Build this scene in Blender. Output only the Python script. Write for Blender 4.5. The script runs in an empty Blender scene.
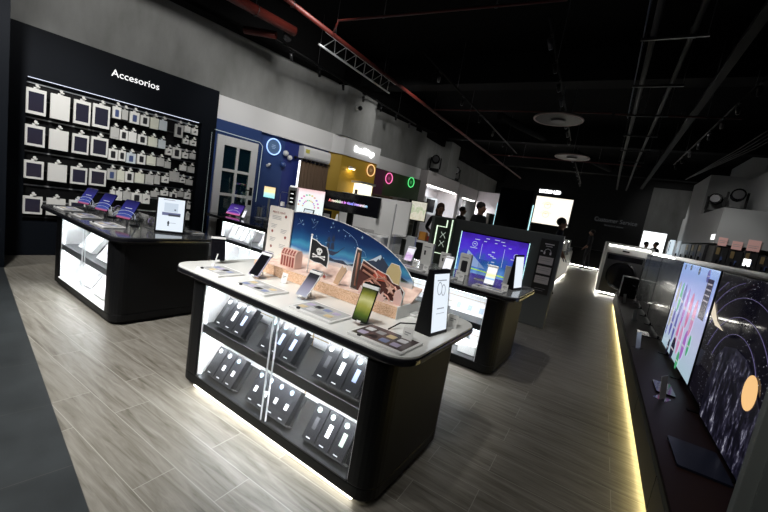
import bpy, bmesh, math, random
from mathutils import Vector, Matrix, Euler
random.seed(7)
S = bpy.context.scene
COL = S.collection
PI = math.pi
def rad(a): return a * PI / 180

# ------------------------------------------------------------ materials
MATS = {}
def mat(name, col=(.5, .5, .5), rough=.5, metal=0, emit=None, es=0, alpha=1, coat=0, spec=.5):
    if name in MATS: return MATS[name]
    m = bpy.data.materials.new(name); m.use_nodes = True
    b = m.node_tree.nodes['Principled BSDF']
    b.inputs['Base Color'].default_value = (*col, 1)
    b.inputs['Roughness'].default_value = rough
    b.inputs['Metallic'].default_value = metal
    b.inputs['Specular IOR Level'].default_value = spec
    b.inputs['Coat Weight'].default_value = coat
    if emit is not None:
        b.inputs['Emission Color'].default_value = (*emit, 1)
        b.inputs['Emission Strength'].default_value = es
    b.inputs['Alpha'].default_value = alpha
    MATS[name] = m
    return m
def nd(m, typ, **kw):
    n = m.node_tree.nodes.new(typ)
    for k, v in kw.items():
        if hasattr(n, k) and not k[0].isupper(): setattr(n, k, v)
        else: n.inputs[k.replace('_', ' ')].default_value = v
    return n
def lk(m, a, b): m.node_tree.links.new(a, b)
def ramp(m, stops, interp='LINEAR'):
    n = m.node_tree.nodes.new('ShaderNodeValToRGB'); n.color_ramp.interpolation = interp
    e = n.color_ramp.elements
    while len(e) < len(stops): e.new(.5)
    for i, (p, c) in enumerate(stops):
        e[i].position = p; e[i].color = (*c, 1) if len(c) == 3 else c
    return n
def bsdf(m): return m.node_tree.nodes['Principled BSDF']

def glass_mat(name, tint=(1, 1, 1), refl=.06, rough=.02):
    m = bpy.data.materials.new(name); m.use_nodes = True; nt = m.node_tree
    nt.nodes.remove(nt.nodes['Principled BSDF'])
    out = nt.nodes['Material Output']
    t = nd(m, 'ShaderNodeBsdfTransparent'); t.inputs[0].default_value = (*tint, 1)
    g = nd(m, 'ShaderNodeBsdfGlossy'); g.inputs['Roughness'].default_value = rough
    mx = nd(m, 'ShaderNodeMixShader'); fr = nd(m, 'ShaderNodeLayerWeight'); fr.inputs[0].default_value = .5
    pw = nd(m, 'ShaderNodeMath', operation='POWER'); pw.inputs[1].default_value = 4; m2 = nd(m, 'ShaderNodeMath', operation='MULTIPLY'); m2.inputs[1].default_value = .4
    ad = nd(m, 'ShaderNodeMath', operation='ADD'); ad.inputs[1].default_value = refl * .6
    lk(m, fr.outputs['Facing'], pw.inputs[0]); lk(m, pw.outputs[0], m2.inputs[0]); lk(m, m2.outputs[0], ad.inputs[0]); lk(m, ad.outputs[0], mx.inputs[0])
    lk(m, t.outputs[0], mx.inputs[1]); lk(m, g.outputs[0], mx.inputs[2]); lk(m, mx.outputs[0], out.inputs[0])
    MATS[name] = m
    return m

# floor: wood-look porcelain planks running along X
def plank_mat():
    m = mat('plank_floor', rough=.33); b = bsdf(m)
    tc = nd(m, 'ShaderNodeTexCoord'); mp = nd(m, 'ShaderNodeMapping')
    mp.inputs['Location'].default_value = (-.35, -2.157 + .194 * 20, 0)
    lk(m, tc.outputs['Object'], mp.inputs[0])
    br = nd(m, 'ShaderNodeTexBrick', offset=.67); br.inputs['Scale'].default_value = 1
    br.inputs['Brick Width'].default_value = .955; br.inputs['Row Height'].default_value = .194
    br.inputs['Mortar Size'].default_value = .0022; br.inputs['Mortar Smooth'].default_value = .3
    br.inputs['Color1'].default_value = (0, 0, 0, 1); br.inputs['Color2'].default_value = (1, 1, 1, 1)
    br.inputs['Mortar'].default_value = (.5, .5, .5, 1)
    lk(m, mp.outputs[0], br.inputs['Vector'])
    sc = nd(m, 'ShaderNodeMapping'); sc.inputs['Scale'].default_value = (1.5, 17, 1)
    lk(m, tc.outputs['Object'], sc.inputs[0])
    ad = nd(m, 'ShaderNodeVectorMath', operation='ADD')
    sp = nd(m, 'ShaderNodeVectorMath', operation='SCALE'); sp.inputs[3].default_value = 37
    lk(m, br.outputs['Color'], sp.inputs[0]); lk(m, sc.outputs[0], ad.inputs[0]); lk(m, sp.outputs[0], ad.inputs[1])
    n1 = nd(m, 'ShaderNodeTexNoise'); n1.inputs['Scale'].default_value = 1.6; n1.inputs['Detail'].default_value = 8
    n1.inputs['Roughness'].default_value = .62; n1.inputs['Distortion'].default_value = .9
    lk(m, ad.outputs[0], n1.inputs['Vector'])
    r = ramp(m, [(.28, (.095, .085, .066)), (.43, (.175, .162, .135)), (.58, (.235, .222, .192)), (.75, (.30, .287, .255))])
    lk(m, n1.outputs[0], r.inputs[0])
    var = nd(m, 'ShaderNodeMix', data_type='RGBA', blend_type='MULTIPLY'); var.inputs[0].default_value = .10
    lk(m, r.outputs[0], var.inputs[6]); lk(m, br.outputs['Color'], var.inputs[7])
    mo = nd(m, 'ShaderNodeMix', data_type='RGBA'); mo.inputs[7].default_value = (.33, .32, .285, 1)
    lk(m, br.outputs['Fac'], mo.inputs[0]); lk(m, var.outputs[2], mo.inputs[6])
    lk(m, mo.outputs[2], b.inputs['Base Color'])
    rr = nd(m, 'ShaderNodeMapRange'); rr.inputs[3].default_value = .30; rr.inputs[4].default_value = .46
    lk(m, n1.outputs[0], rr.inputs[0]); lk(m, rr.outputs[0], b.inputs['Roughness'])
    bp = nd(m, 'ShaderNodeBump'); bp.inputs['Strength'].default_value = .12; bp.inputs['Distance'].default_value = .003
    lk(m, n1.outputs[0], bp.inputs['Height']); lk(m, bp.outputs[0], b.inputs['Normal'])
    return m
def tile_mat():
    m = mat('dark_tile', rough=.42); b = bsdf(m)
    tc = nd(m, 'ShaderNodeTexCoord'); mp = nd(m, 'ShaderNodeMapping')
    mp.inputs['Location'].default_value = (2.593 + 6.1, -.366 + 6.1, 0)
    lk(m, tc.outputs['Object'], mp.inputs[0])
    br = nd(m, 'ShaderNodeTexBrick', offset=0); br.inputs['Scale'].default_value = 1
    br.inputs['Brick Width'].default_value = .61; br.inputs['Row Height'].default_value = .61
    br.inputs['Mortar Size'].default_value = .002
    br.inputs['Color1'].default_value = (.020, .024, .026, 1); br.inputs['Color2'].default_value = (.024, .028, .030, 1)
    br.inputs['Mortar'].default_value = (.055, .055, .052, 1)
    lk(m, mp.outputs[0], br.inputs['Vector'])
    n = nd(m, 'ShaderNodeTexNoise'); n.inputs['Scale'].default_value = 5; n.inputs['Detail'].default_value = 6
    lk(m, tc.outputs['Object'], n.inputs[0])
    r = ramp(m, [(.3, (.75, .75, .75)), (.7, (1.2, 1.2, 1.2))]); lk(m, n.outputs[0], r.inputs[0])
    mx = nd(m, 'ShaderNodeMix', data_type='RGBA', blend_type='MULTIPLY'); mx.inputs[0].default_value = 1
    lk(m, br.outputs['Color'], mx.inputs[6]); lk(m, r.outputs[0], mx.inputs[7]); lk(m, mx.outputs[2], b.inputs['Base Color'])
    return m
def concrete_mat():
    m = mat('polished_concrete', rough=.75); b = bsdf(m)
    tc = nd(m, 'ShaderNodeTexCoord')
    mp = nd(m, 'ShaderNodeMapping'); mp.inputs['Scale'].default_value = (1.4, 1.4, .55)
    lk(m, tc.outputs['Object'], mp.inputs[0])
    n = nd(m, 'ShaderNodeTexNoise'); n.inputs['Scale'].default_value = 1.7; n.inputs['Detail'].default_value = 7; n.inputs['Roughness'].default_value = .6
    lk(m, mp.outputs[0], n.inputs[0])
    r = ramp(m, [(.3, (.205, .21, .20)), (.5, (.265, .27, .262)), (.7, (.32, .325, .318))])
    lk(m, n.outputs[0], r.inputs[0]); lk(m, r.outputs[0], b.inputs['Base Color'])
    return m
def cork_mat():
    m = mat('cork_print', rough=.85); b = bsdf(m)
    tc = nd(m, 'ShaderNodeTexCoord'); n = nd(m, 'ShaderNodeTexNoise'); n.inputs['Scale'].default_value = 170; n.inputs['Detail'].default_value = 3
    lk(m, tc.outputs['Object'], n.inputs[0])
    r = ramp(m, [(.32, (.42, .22, .12)), (.45, (.72, .44, .28)), (.62, (.86, .62, .43)), (.75, (.95, .8, .62))])
    lk(m, n.outputs[0], r.inputs[0]); lk(m, r.outputs[0], b.inputs['Base Color'])
    return m
def sand_mat():
    m = mat('sand_print', rough=.7); b = bsdf(m)
    tc = nd(m, 'ShaderNodeTexCoord'); n = nd(m, 'ShaderNodeTexNoise'); n.inputs['Scale'].default_value = 14; n.inputs['Detail'].default_value = 4
    lk(m, tc.outputs['Object'], n.inputs[0])
    r = ramp(m, [(.3, (.62, .40, .32)), (.55, (.84, .62, .52)), (.75, (.92, .76, .66))])
    lk(m, n.outputs[0], r.inputs[0]); lk(m, r.outputs[0], b.inputs['Base Color'])
    return m
def night_mat():
    # printed night sky over a lagoon; local z runs 0..0.44
    m = mat('night_sky_print', rough=.35); b = bsdf(m)
    tc = nd(m, 'ShaderNodeTexCoord'); sx = nd(m, 'ShaderNodeSeparateXYZ'); lk(m, tc.outputs['Object'], sx.inputs[0])
    n = nd(m, 'ShaderNodeTexNoise'); n.inputs['Scale'].default_value = 7; n.inputs['Detail'].default_value = 5
    lk(m, tc.outputs['Object'], n.inputs[0])
    ma = nd(m, 'ShaderNodeMath', operation='MULTIPLY_ADD'); ma.inputs[1].default_value = .07; ma.inputs[2].default_value = -.035
    lk(m, n.outputs[0], ma.inputs[0])
    a2 = nd(m, 'ShaderNodeMath', operation='ADD'); lk(m, ma.outputs[0], a2.inputs[0]); lk(m, sx.outputs['Z'], a2.inputs[1])
    mr = nd(m, 'ShaderNodeMapRange'); mr.inputs[1].default_value = 0; mr.inputs[2].default_value = .46
    lk(m, a2.outputs[0], mr.inputs[0])
    r = ramp(m, [(0, (.78, .66, .60)), (.34, (.74, .68, .66)), (.385, (.32, .52, .68)), (.43, (.05, .18, .44)), (.50, (.06, .32, .52)), (.58, (.02, .12, .30)), (.75, (.010, .038, .15)), (1, (.006, .018, .085))])
    lk(m, mr.outputs[0], r.inputs[0]); lk(m, r.outputs[0], b.inputs['Base Color'])
    return m
def grad_screen(name, stops, axis='Z', lo=0, hi=1, es=1.0, noise=0, nscale=5, rough=.12):
    m = mat(name, (.01, .01, .01), rough); b = bsdf(m)
    tc = nd(m, 'ShaderNodeTexCoord'); sx = nd(m, 'ShaderNodeSeparateXYZ'); lk(m, tc.outputs['Object'], sx.inputs[0])
    src = sx.outputs[axis]
    if noise:
        n = nd(m, 'ShaderNodeTexNoise'); n.inputs['Scale'].default_value = nscale; n.inputs['Detail'].default_value = 4
        lk(m, tc.outputs['Object'], n.inputs[0])
        ma = nd(m, 'ShaderNodeMath', operation='MULTIPLY_ADD'); ma.inputs[1].default_value = noise; ma.inputs[2].default_value = -noise / 2
        lk(m, n.outputs[0], ma.inputs[0])
        a2 = nd(m, 'ShaderNodeMath', operation='ADD'); lk(m, ma.outputs[0], a2.inputs[0]); lk(m, src, a2.inputs[1]); src = a2.outputs[0]
    mr = nd(m, 'ShaderNodeMapRange'); mr.inputs[1].default_value = lo; mr.inputs[2].default_value = hi
    lk(m, src, mr.inputs[0]); r = ramp(m, stops); lk(m, mr.outputs[0], r.inputs[0])
    lk(m, r.outputs[0], b.inputs['Emission Color']); b.inputs['Emission Strength'].default_value = es
    return m
def curtain_mat():
    m = mat('brown_curtain', (.12, .075, .045), .8); return m

FLOOR = plank_mat(); TILE = tile_mat(); CONC = concrete_mat(); CORK = cork_mat(); SAND = sand_mat(); NIGHT = night_mat()
BLACK = mat('matte_black', (.0032, .0034, .004), .45, spec=.22)
BLACKG = mat('gloss_black', (.008, .008, .010), .12)
NAVYB = mat('black_panel', (.0032, .005, .0085), .6, spec=.12)
CEIL = mat('ceiling_black', (.0032, .0032, .0034), .9, spec=.1)
BEAM = mat('beam_black', (.012, .0125, .013), .8, spec=.1)
WHITE = mat('white_paint', (.78, .78, .78), .45)
WHITEG = mat('white_gloss', (.82, .82, .82), .15)
COUNTER = mat('counter_offwhite', (.78, .79, .76), .10)
GREYTOP = mat('counter_grey', (.20, .205, .21), .12)
DARKTOP = mat('counter_dark', (.05, .052, .056), .10)
PLAST = mat('white_plastic', (.75, .75, .74), .35)
CARD = mat('card_white', (.84, .84, .82), .6)
PACK = mat('package_white', (.80, .80, .77), .55)
PACKB = mat('package_grey', (.52, .52, .50), .55)
PACKY = mat('package_cream', (.74, .75, .64), .55)
PACKBL = mat('package_pale_blue', (.62, .68, .72), .5)
BLKPRINT = mat('print_black', (.02, .02, .024), .4)
BLUPRINT = mat('print_blue', (.06, .09, .22), .4)
GREYP = mat('print_grey', (.33, .33, .34), .5)
REDP = mat('print_red', (.27, .06, .045), .6)
BROWNP = mat('print_brown', (.085, .025, .02), .6)
TANP = mat('print_tan', (.62, .42, .27), .6)
CREAMP = mat('print_cream', (.80, .76, .70), .6)
GOLD = mat('brass_line', (.45, .33, .16), .35, .6)
STEEL = mat('brushed_steel', (.55, .56, .58), .3, .9)
DSTEEL = mat('dark_steel', (.10, .10, .105), .32, .8)
ALU = mat('aluminium', (.62, .63, .65), .35, .7)
REDPIPE = mat('red_pipe', (.095, .011, .007), .5)
GREY = mat('mid_grey_panel', (.16, .165, .165), .55)
KIOSKG = mat('kiosk_grey', (.10, .11, .11), .5)
LGREY = mat('light_grey_panel', (.36, .37, .37), .5)
BLUEWALL = mat('blue_paint', (.022, .055, .19), .55)
NAVYWALL = mat('deep_blue_paint', (.012, .025, .17), .55)
YELLOW = mat('yellow_paint', (.52, .33, .035), .55)
PURPLE = mat('purple_paint', (.11, .03, .07), .6)
OLIVE = mat('green_paint', (.05, .085, .03), .6)
PLATF = mat('platform_brown', (.020, .0085, .0075), .5, spec=.25)
PLATS = mat('platform_side', (.05, .05, .035), .5)
ACRYL = glass_mat('clear_acrylic', (.93, .94, .95), .10)
GLASS = glass_mat('cabinet_glass', (.97, .98, .98), .05)
DGLASS = glass_mat('door_glass', (.50, .68, .60), .10)
LEDW = mat('led_white', (.8, .8, .8), emit=(.95, .98, 1), es=14)
LEDC = mat('led_cool', (.8, .8, .8), emit=(.85, .93, 1), es=6)
LEDF = mat('led_far', (.8, .8, .8), emit=(1, .98, .93), es=12)
LEDY = mat('led_warm', (.8, .8, .6), emit=(1, .82, .36), es=12)
SIGNW = mat('sign_white', (.8, .8, .8), emit=(1, 1, 1), es=3.2)
SIGNM = mat('sign_white_soft', (.8, .8, .8), emit=(1, 1, 1), es=.85)
SCRW = mat('screen_white', (.02, .02, .02), .1, emit=(.83, .91, 1), es=1.0)
SKIN = mat('skin', (.30, .16, .11), .55)
HAIR = mat('dark_hair', (.012, .009, .008), .6)
CLOTHB = mat('black_cloth', (.012, .013, .018), .8)
CLOTHN = mat('navy_cloth', (.015, .02, .045), .8)

# ------------------------------------------------------------ mesh builder
class G:
    def __init__(s): s.bm = bmesh.new(); s.M = Matrix()
    def _v(s, p): return s.bm.verts.new(s.M @ Vector(p))
    def face(s, pts, m=0, smooth=False):
        f = s.bm.faces.new([s._v(p) for p in pts]); f.material_index = m; f.smooth = smooth; return s
    def box(s, a, b, m=0):
        x0, y0, z0 = a; x1, y1, z1 = b
        if x0 > x1: x0, x1 = x1, x0
        if y0 > y1: y0, y1 = y1, y0
        if z0 > z1: z0, z1 = z1, z0
        v = [s._v(p) for p in ((x0,y0,z0),(x1,y0,z0),(x1,y1,z0),(x0,y1,z0),(x0,y0,z1),(x1,y0,z1),(x1,y1,z1),(x0,y1,z1))]
        for q in ((0,3,2,1),(4,5,6,7),(0,1,5,4),(1,2,6,5),(2,3,7,6),(3,0,4,7)):
            s.bm.faces.new([v[i] for i in q]).material_index = m
        return s
    def prism(s, out, z0, z1, m=0, plane='XY', smooth=False):
        def P(u, v, w): return (u, v, w) if plane == 'XY' else ((u, w, v) if plane == 'XZ' else (w, u, v))
        lo = [s._v(P(u, v, z0)) for u, v in out]; hi = [s._v(P(u, v, z1)) for u, v in out]
        n = len(out)
        s.bm.faces.new(list(reversed(lo))).material_index = m
        s.bm.faces.new(hi).material_index = m
        for i in range(n):
            f = s.bm.faces.new([lo[i], lo[(i+1) % n], hi[(i+1) % n], hi[i]]); f.material_index = m; f.smooth = smooth
        return s
    def tube(s, pts, r, seg=8, m=0, cap=True):
        pts = [Vector(p) for p in pts]; rings = []
        rs = r if isinstance(r, (list, tuple)) else [r] * len(pts)
        n = len(pts)
        for i, p in enumerate(pts):
            d = (pts[min(i+1, n-1)] - pts[max(i-1, 0)])
            if d.length < 1e-9: d = Vector((0, 0, 1))
            d.normalize()
            a = Vector((0, 0, 1)) if abs(d.z) < .9 else Vector((1, 0, 0))
            u = d.cross(a).normalized(); w = d.cross(u)
            rings.append([s._v(p + (u*math.cos(2*PI*k/seg) + w*math.sin(2*PI*k/seg)) * rs[i]) for k in range(seg)])
        for i in range(n-1):
            for k in range(seg):
                f = s.bm.faces.new([rings[i][k], rings[i][(k+1) % seg], rings[i+1][(k+1) % seg], rings[i+1][k]])
                f.material_index = m; f.smooth = True
        if cap:
            s.bm.faces.new(list(reversed(rings[0]))).material_index = m
            s.bm.faces.new(rings[-1]).material_index = m
        return s
    def lathe(s, prof, c=(0, 0, 0), seg=20, m=0, axis='Z', cap=True):
        rings = []
        for r, z in prof:
            ring = []
            for k in range(seg):
                a = 2*PI*k/seg; x, y = r*math.cos(a), r*math.sin(a)
                p = (x, y, z) if axis == 'Z' else ((x, z, y) if axis == 'Y' else (z, x, y))
                ring.append(s._v((p[0]+c[0], p[1]+c[1], p[2]+c[2])))
            rings.append(ring)
        for i in range(len(rings)-1):
            for k in range(seg):
                f = s.bm.faces.new([rings[i][k], rings[i][(k+1) % seg], rings[i+1][(k+1) % seg], rings[i+1][k]])
                f.material_index = m; f.smooth = True
        if cap:
            s.bm.faces.new(list(reversed(rings[0]))).material_index = m
            s.bm.faces.new(rings[-1]).material_index = m
        return s
    def torus(s, c, R, r, axis='Z', seg=32, sg=8, m=0, arc=2*PI, sy=1):
        rings = []; full = abs(arc - 2*PI) < 1e-6; n = seg if full else seg + 1
        for i in range(n):
            a = arc*i/seg; ring = []
            for k in range(sg):
                b = 2*PI*k/sg; q = R + r*math.cos(b); x, y, z = q*math.cos(a), q*math.sin(a)*sy, r*math.sin(b)
                p = (x, y, z) if axis == 'Z' else ((x, z, y) if axis == 'Y' else (z, x, y))
                ring.append(s._v((p[0]+c[0], p[1]+c[1], p[2]+c[2])))
            rings.append(ring)
        for i in range(n if full else n-1):
            A, B = rings[i], rings[(i+1) % n]
            for k in range(sg):
                f = s.bm.faces.new([A[k], A[(k+1) % sg], B[(k+1) % sg], B[k]]); f.material_index = m; f.smooth = True
        return s
    def ball(s, c, r, m=0, seg=12, sc=(1, 1, 1)):
        n = seg // 2; prof = [(max(1e-4, math.sin(PI*i/n)), -math.cos(PI*i/n)) for i in range(n+1)]
        old = s.M; s.M = s.M @ Matrix.Translation(c) @ Matrix.Diagonal((r*sc[0], r*sc[1], r*sc[2], 1))
        s.lathe(prof, seg=seg, m=m); s.M = old
        return s
    def at(s, loc=(0, 0, 0), rot=(0, 0, 0)):
        s.M = Matrix.Translation(loc) @ Euler(rot).to_matrix().to_4x4(); return s
    def obj(s, name, mats, parent=None, loc=(0, 0, 0), rot=(0, 0, 0), bevel=0, seg=2):
        bmesh.ops.recalc_face_normals(s.bm, faces=s.bm.faces[:])
        me = bpy.data.meshes.new(name); s.bm.to_mesh(me); s.bm.free()
        if not isinstance(mats, (list, tuple)): mats = [mats]
        for x in mats: me.materials.append(x)
        o = bpy.data.objects.new(name, me); COL.objects.link(o)
        o.location = loc; o.rotation_euler = rot
        if parent: o.parent = parent
        if bevel:
            b = o.modifiers.new('bevel', 'BEVEL'); b.width = bevel; b.segments = seg; b.limit_method = 'ANGLE'
        return o
def rrect(x0, y0, x1, y1, r, n=6, corners=(1, 1, 1, 1)):
    out = []
    for (cx, cy, a0, on) in ((x1-r, y0+r, -90, corners[0]), (x1-r, y1-r, 0, corners[1]), (x0+r, y1-r, 90, corners[2]), (x0+r, y0+r, 180, corners[3])):
        if on:
            for i in range(n+1):
                a = rad(a0 + 90*i/n); out.append((cx + r*math.cos(a), cy + r*math.sin(a)))
        else:
            out.append((cx + r*(1 if a0 in (-90, 0) else -1), cy + r*(1 if a0 in (0, 90) else -1)))
    return out
def tag(o, label, cat, group=None, kind=None):
    o['label'] = label; o['category'] = cat
    if group: o['group'] = group
    if kind: o['kind'] = kind
    return o
def thing(name, label, cat, loc=(0, 0, 0), rz=0, group=None, rot=None):
    o = bpy.data.objects.new(name, None); COL.objects.link(o); o.empty_display_size = .05
    o.location = loc; o.rotation_euler = rot if rot else (0, 0, rz)
    return tag(o, label, cat, group)
def struct(o, label=None):
    o['kind'] = 'structure'
    if label: o['label'] = label
    return o
def kids(o): return [c for c in ALL() if c.parent == o]
def ALL(): return list(COL.objects)
KIDS = {}
def copy_tree(src, label=None, loc=None, rz=None, rot=None, group=None):
    def rec(o, parent):
        c = o.copy(); COL.objects.link(c); c.parent = parent
        ch = CH(o)
        for k in ch: rec(k, c)
        return c
    c = rec(src, None)
    if label: c['label'] = label
    if loc is not None: c.location = loc
    if rz is not None: c.rotation_euler = (0, 0, rz)
    if rot is not None: c.rotation_euler = rot
    if group: c['group'] = group
    return c
def CH(o): return [k for k in COL.objects if k.parent == o]
def text(name, s, size, m, parent, loc, rot=(PI/2, 0, 0), ext=.001, align='LEFT', bold=0, sx=1):
    cu = bpy.data.curves.new(name, 'FONT'); cu.body = s; cu.size = size; cu.extrude = ext; cu.align_x = align
    cu.offset = bold; cu.resolution_u = 3
    t = bpy.data.objects.new('tmp', cu); COL.objects.link(t)
    dg = bpy.context.evaluated_depsgraph_get(); me = bpy.data.meshes.new_from_object(t.evaluated_get(dg))
    COL.objects.unlink(t); bpy.data.objects.remove(t)
    me.materials.clear(); me.materials.append(m if not isinstance(m, list) else m[0])
    o = bpy.data.objects.new(name, me); COL.objects.link(o); o.location = loc; o.rotation_euler = rot; o.scale = (sx, 1, 1)
    if parent: o.parent = parent
    return o
TH = rad(9.685); TROT = -TH
def TW(xt, yt, z=0): return (xt*math.cos(TH) + yt*math.sin(TH), -xt*math.sin(TH) + yt*math.cos(TH), z)
def frame(name, m, parent, w, h, t, d, loc=(0, 0, 0), rot=(0, 0, 0)):
    g = G(); g.box((-w/2, 0, 0), (-w/2+t, d, h)); g.box((w/2-t, 0, 0), (w/2, d, h)); g.box((-w/2+t, 0, 0), (w/2-t, d, t)); g.box((-w/2+t, 0, h-t), (w/2-t, d, h))
    return g.obj(name, m, parent, loc, rot)
def area(name, loc, rot, size, power, col=(1, 1, 1), size_y=None, spread=None):
    l = bpy.data.lights.new(name, 'AREA'); l.energy = power; l.color = col; l.size = size
    if size_y: l.shape = 'RECTANGLE'; l.size_y = size_y
    if spread: l.spread = rad(spread)
    o = bpy.data.objects.new(name, l); COL.objects.link(o); o.location = loc; o.rotation_euler = rot
    return o
def spot(name, loc, target, power, ang=50, blend=.6, col=(1, .98, .95), r=.05):
    l = bpy.data.lights.new(name, 'SPOT'); l.energy = power; l.color = col; l.spot_size = rad(ang); l.spot_blend = blend; l.shadow_soft_size = r
    o = bpy.data.objects.new(name, l); COL.objects.link(o); o.location = loc
    o.rotation_euler = (Vector(target)-Vector(loc)).to_track_quat('-Z', 'Y').to_euler()
    return o
# ------------------------------------------------------------ camera
cam_d = bpy.data.cameras.new('camera'); cam = bpy.data.objects.new('camera', cam_d); COL.objects.link(cam); S.camera = cam
cam_d.sensor_width = 36; cam_d.lens = 365.33 * 36 / 768; cam_d.clip_start = .02; cam_d.clip_end = 100
yaw, pit, rol = rad(-30.142), rad(-7.786), rad(9.595)
fw = Vector((math.sin(yaw)*math.cos(pit), math.cos(yaw)*math.cos(pit), math.sin(pit)))
r0 = Vector((math.cos(yaw), -math.sin(yaw), 0)); u0 = r0.cross(fw)
rv = r0*math.cos(rol) + u0*math.sin(rol); uv = -r0*math.sin(rol) + u0*math.cos(rol)
mw = Matrix((( rv.x, uv.x, -fw.x, 0), (rv.y, uv.y, -fw.y, 0), (rv.z, uv.z, -fw.z, 1.45), (0, 0, 0, 1)))
cam.matrix_world = mw

# ------------------------------------------------------------ room shell
g = G(); g.box((-13, -3, -.1), (6, 24, 0)); struct(g.obj('floor', FLOOR))
g = G(); g.box((-7.2, -4, .0), (3.5, .366, .004)); struct(g.obj('floor_entrance', TILE, rot=(0, 0, TROT)))
g = G(); g.box((-13, -3, 4.75), (6, 24, 4.9)); struct(g.obj('ceiling', CEIL))
# left wall in its own slightly turned frame (x = depth, y = along)
def Tobj(g, name, m, bevel=0): return g.obj(name, m, rot=(0, 0, TROT), bevel=bevel)
g = G(); g.box((-7.1, .38, 0), (-6.85, 2.955, 3.98)); g.box((-7.1, 2.955, 2.872), (-6.85, 5.62, 3.98)); g.box((-7.2, 2.955, 0), (-7.06, 5.62, 2.872)); g.box((-7.1, .38, 3.98), (-6.6, 5.55, 4.75), 1)
g.prism([(-7.3, 5.6), (-6.85, 5.6), (-6.62, 5.72), (-6.62, 6.72), (-7.3, 6.72)], 2.87, 3.95)
g.box((-7.6, 6.72, 2.80), (-7.32, 9.9, 3.98)); g.box((-7.6, 5.55, 3.98), (-7.0, 9.9, 4.75), 1)
struct(Tobj(g, 'wall_left', [CONC, CEIL]))
g = G(); g.box((-5.95, 10.9, 2.87), (-5.7, 12.7, 3.9)); g.box((-5.95, 12.7, 2.87), (-5.35, 13.6, 4.1)); g.box((-6.2, 13.6, 2.87), (-6.0, 21.9, 4.1)); g.box((-6.2, 10.4, 3.9), (-5.6, 21.9, 4.75), 1)
g.box((-6.2, 17.2, 0), (-6.0, 21.9, 2.87))
struct(g.obj('wall_left_far', [CONC, CEIL]))
# painted wall zones under a white fascia
g = G(); g.box((-7.05, 2.96, 0), (-6.74, 3.83, 2.46)); struct(Tobj(g, 'wall_blue_door', BLUEWALL))
g = G(); g.box((-7.05, 3.83, 0), (-6.86, 4.45, 2.46), 0); g.box((-7.05, 4.45, 0), (-6.86, 5.62, 2.46), 1); struct(Tobj(g, 'wall_blue', [BLUEWALL, NAVYWALL]))
g = G(); g.prism([(-6.849, 2.96), (-6.78, 2.96), (-6.78, 5.62), (-6.66, 5.9), (-6.66, 7.15), (-7.3, 7.15), (-7.3, 5.62), (-6.849, 5.62)], 2.46, 2.868)
g.box((-7.32, 7.15, 2.45), (-7.2, 9.75, 2.80)); struct(Tobj(g, 'trim_fascia', WHITE))
g = G(); g.prism([(-6.86, 5.62), (-6.70, 5.9), (-6.70, 7.12), (-7.3, 7.12), (-7.3, 5.62)], 0, 2.46); struct(Tobj(g, 'wall_yellow', YELLOW))
g = G(); g.box((-7.4, 7.12, 0), (-7.24, 8.1, 2.45), 0); g.box((-7.4, 8.1, 0), (-7.24, 9.9, 2.45), 1); struct(Tobj(g, 'wall_dim_colours', [PURPLE, OLIVE]))
# dark wall of the entrance, back wall, right wall
g = G(); g.box((-7.1, .13, 0), (-6.0, .37, 4.75)); struct(Tobj(g, 'wall_entrance', NAVYB))
g = G(); g.box((-6.2, 22, 0), (1.50, 22.3, 4.75), 1); g.box((1.50, 22, 0), (3.3, 22.3, 4.45), 0); g.box((1.5, 22, 4.45), (6, 22.3, 4.75), 1)
struct(g.obj('wall_back', [CONC, mat('back_wall_black', (.010, .011, .012), .6)]))
g = G(); g.box((3.3, 13.9, 0), (3.6, 22.3, 4.75)); g.box((2.2, 13.9, 2.72), (3.3, 16.2, 3.86)); g.box((3.0, 9.0, 2.725), (3.6, 13.9, 3.78)); g.box((3.6, 3, 0), (3.9, 13.9, 3.78))
struct(g.obj('wall_right', LGREY))
g = G(); g.box((2.2, 11.42, 1.87), (3.59, 13.2, 2.72)); g.box((2.2, 13.2, 1.87), (3.3, 16.6, 2.72)); struct(g.obj('trim_soffit_right', LGREY))
for y0, y1 in ((7.5, 7.9), (12.6, 12.9), (17.6, 17.9), (2.2, 2.5)):
    g = G(); g.box((-12.5, y0, 4.2), (5.5, y1, 4.749)); struct(g.obj('trim_ceiling_beam', BEAM))

# ------------------------------------------------------------ door in the blue wall
d = G()
# local: x across (0..0.8), z up, faces -y
D = bpy.data.objects.new('door_1', None); COL.objects.link(D); D.location = TW(-6.735, 2.99); D.rotation_euler = (0, 0, TROT + PI/2)
struct(D, 'white glazed door with eight panes set in the blue wall')
d = G(); W, H = .78, 2.2
d.box((0, -.04, 0), (.13, 0, H)); d.box((W-.13, -.04, 0), (W, 0, H)); d.box((.13, -.04, H-.16), (W-.13, 0, H)); d.box((.13, -.04, 0), (W-.13, 0, .25)); d.box((.365, -.04, .25), (.415, 0, H-.16))
for z in (.70, 1.14, 1.58): d.box((.13, -.038, z), (W-.13, -.002, z+.05))
d.obj('door_leaf', WHITE, D, bevel=.004)
for z0, z1 in ((.25, .70), (.75, 1.14), (1.19, 1.58), (1.63, H-.16)):
    for x0, x1 in ((.13, .365), (.415, W-.13)):
        k = G(); k.box((x0, -.024, z0), (x1, -.018, z1)); k.obj('door_pane', DGLASS, D)
k = G(); k.tube([(W-.06, -.04, 1.30), (W-.06, -.09, 1.30)], .012, m=0); k.tube([(W-.06, -.09, 1.30), (W-.19, -.09, 1.30)], .011, m=0); k.box((W-.09, -.05, 1.20), (W-.03, -.04, 1.36)); k.box((W-.09, -.06, 1.02), (W-.03, -.04, 1.12))
k.obj('door_handle', BLACK, D)
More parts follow.
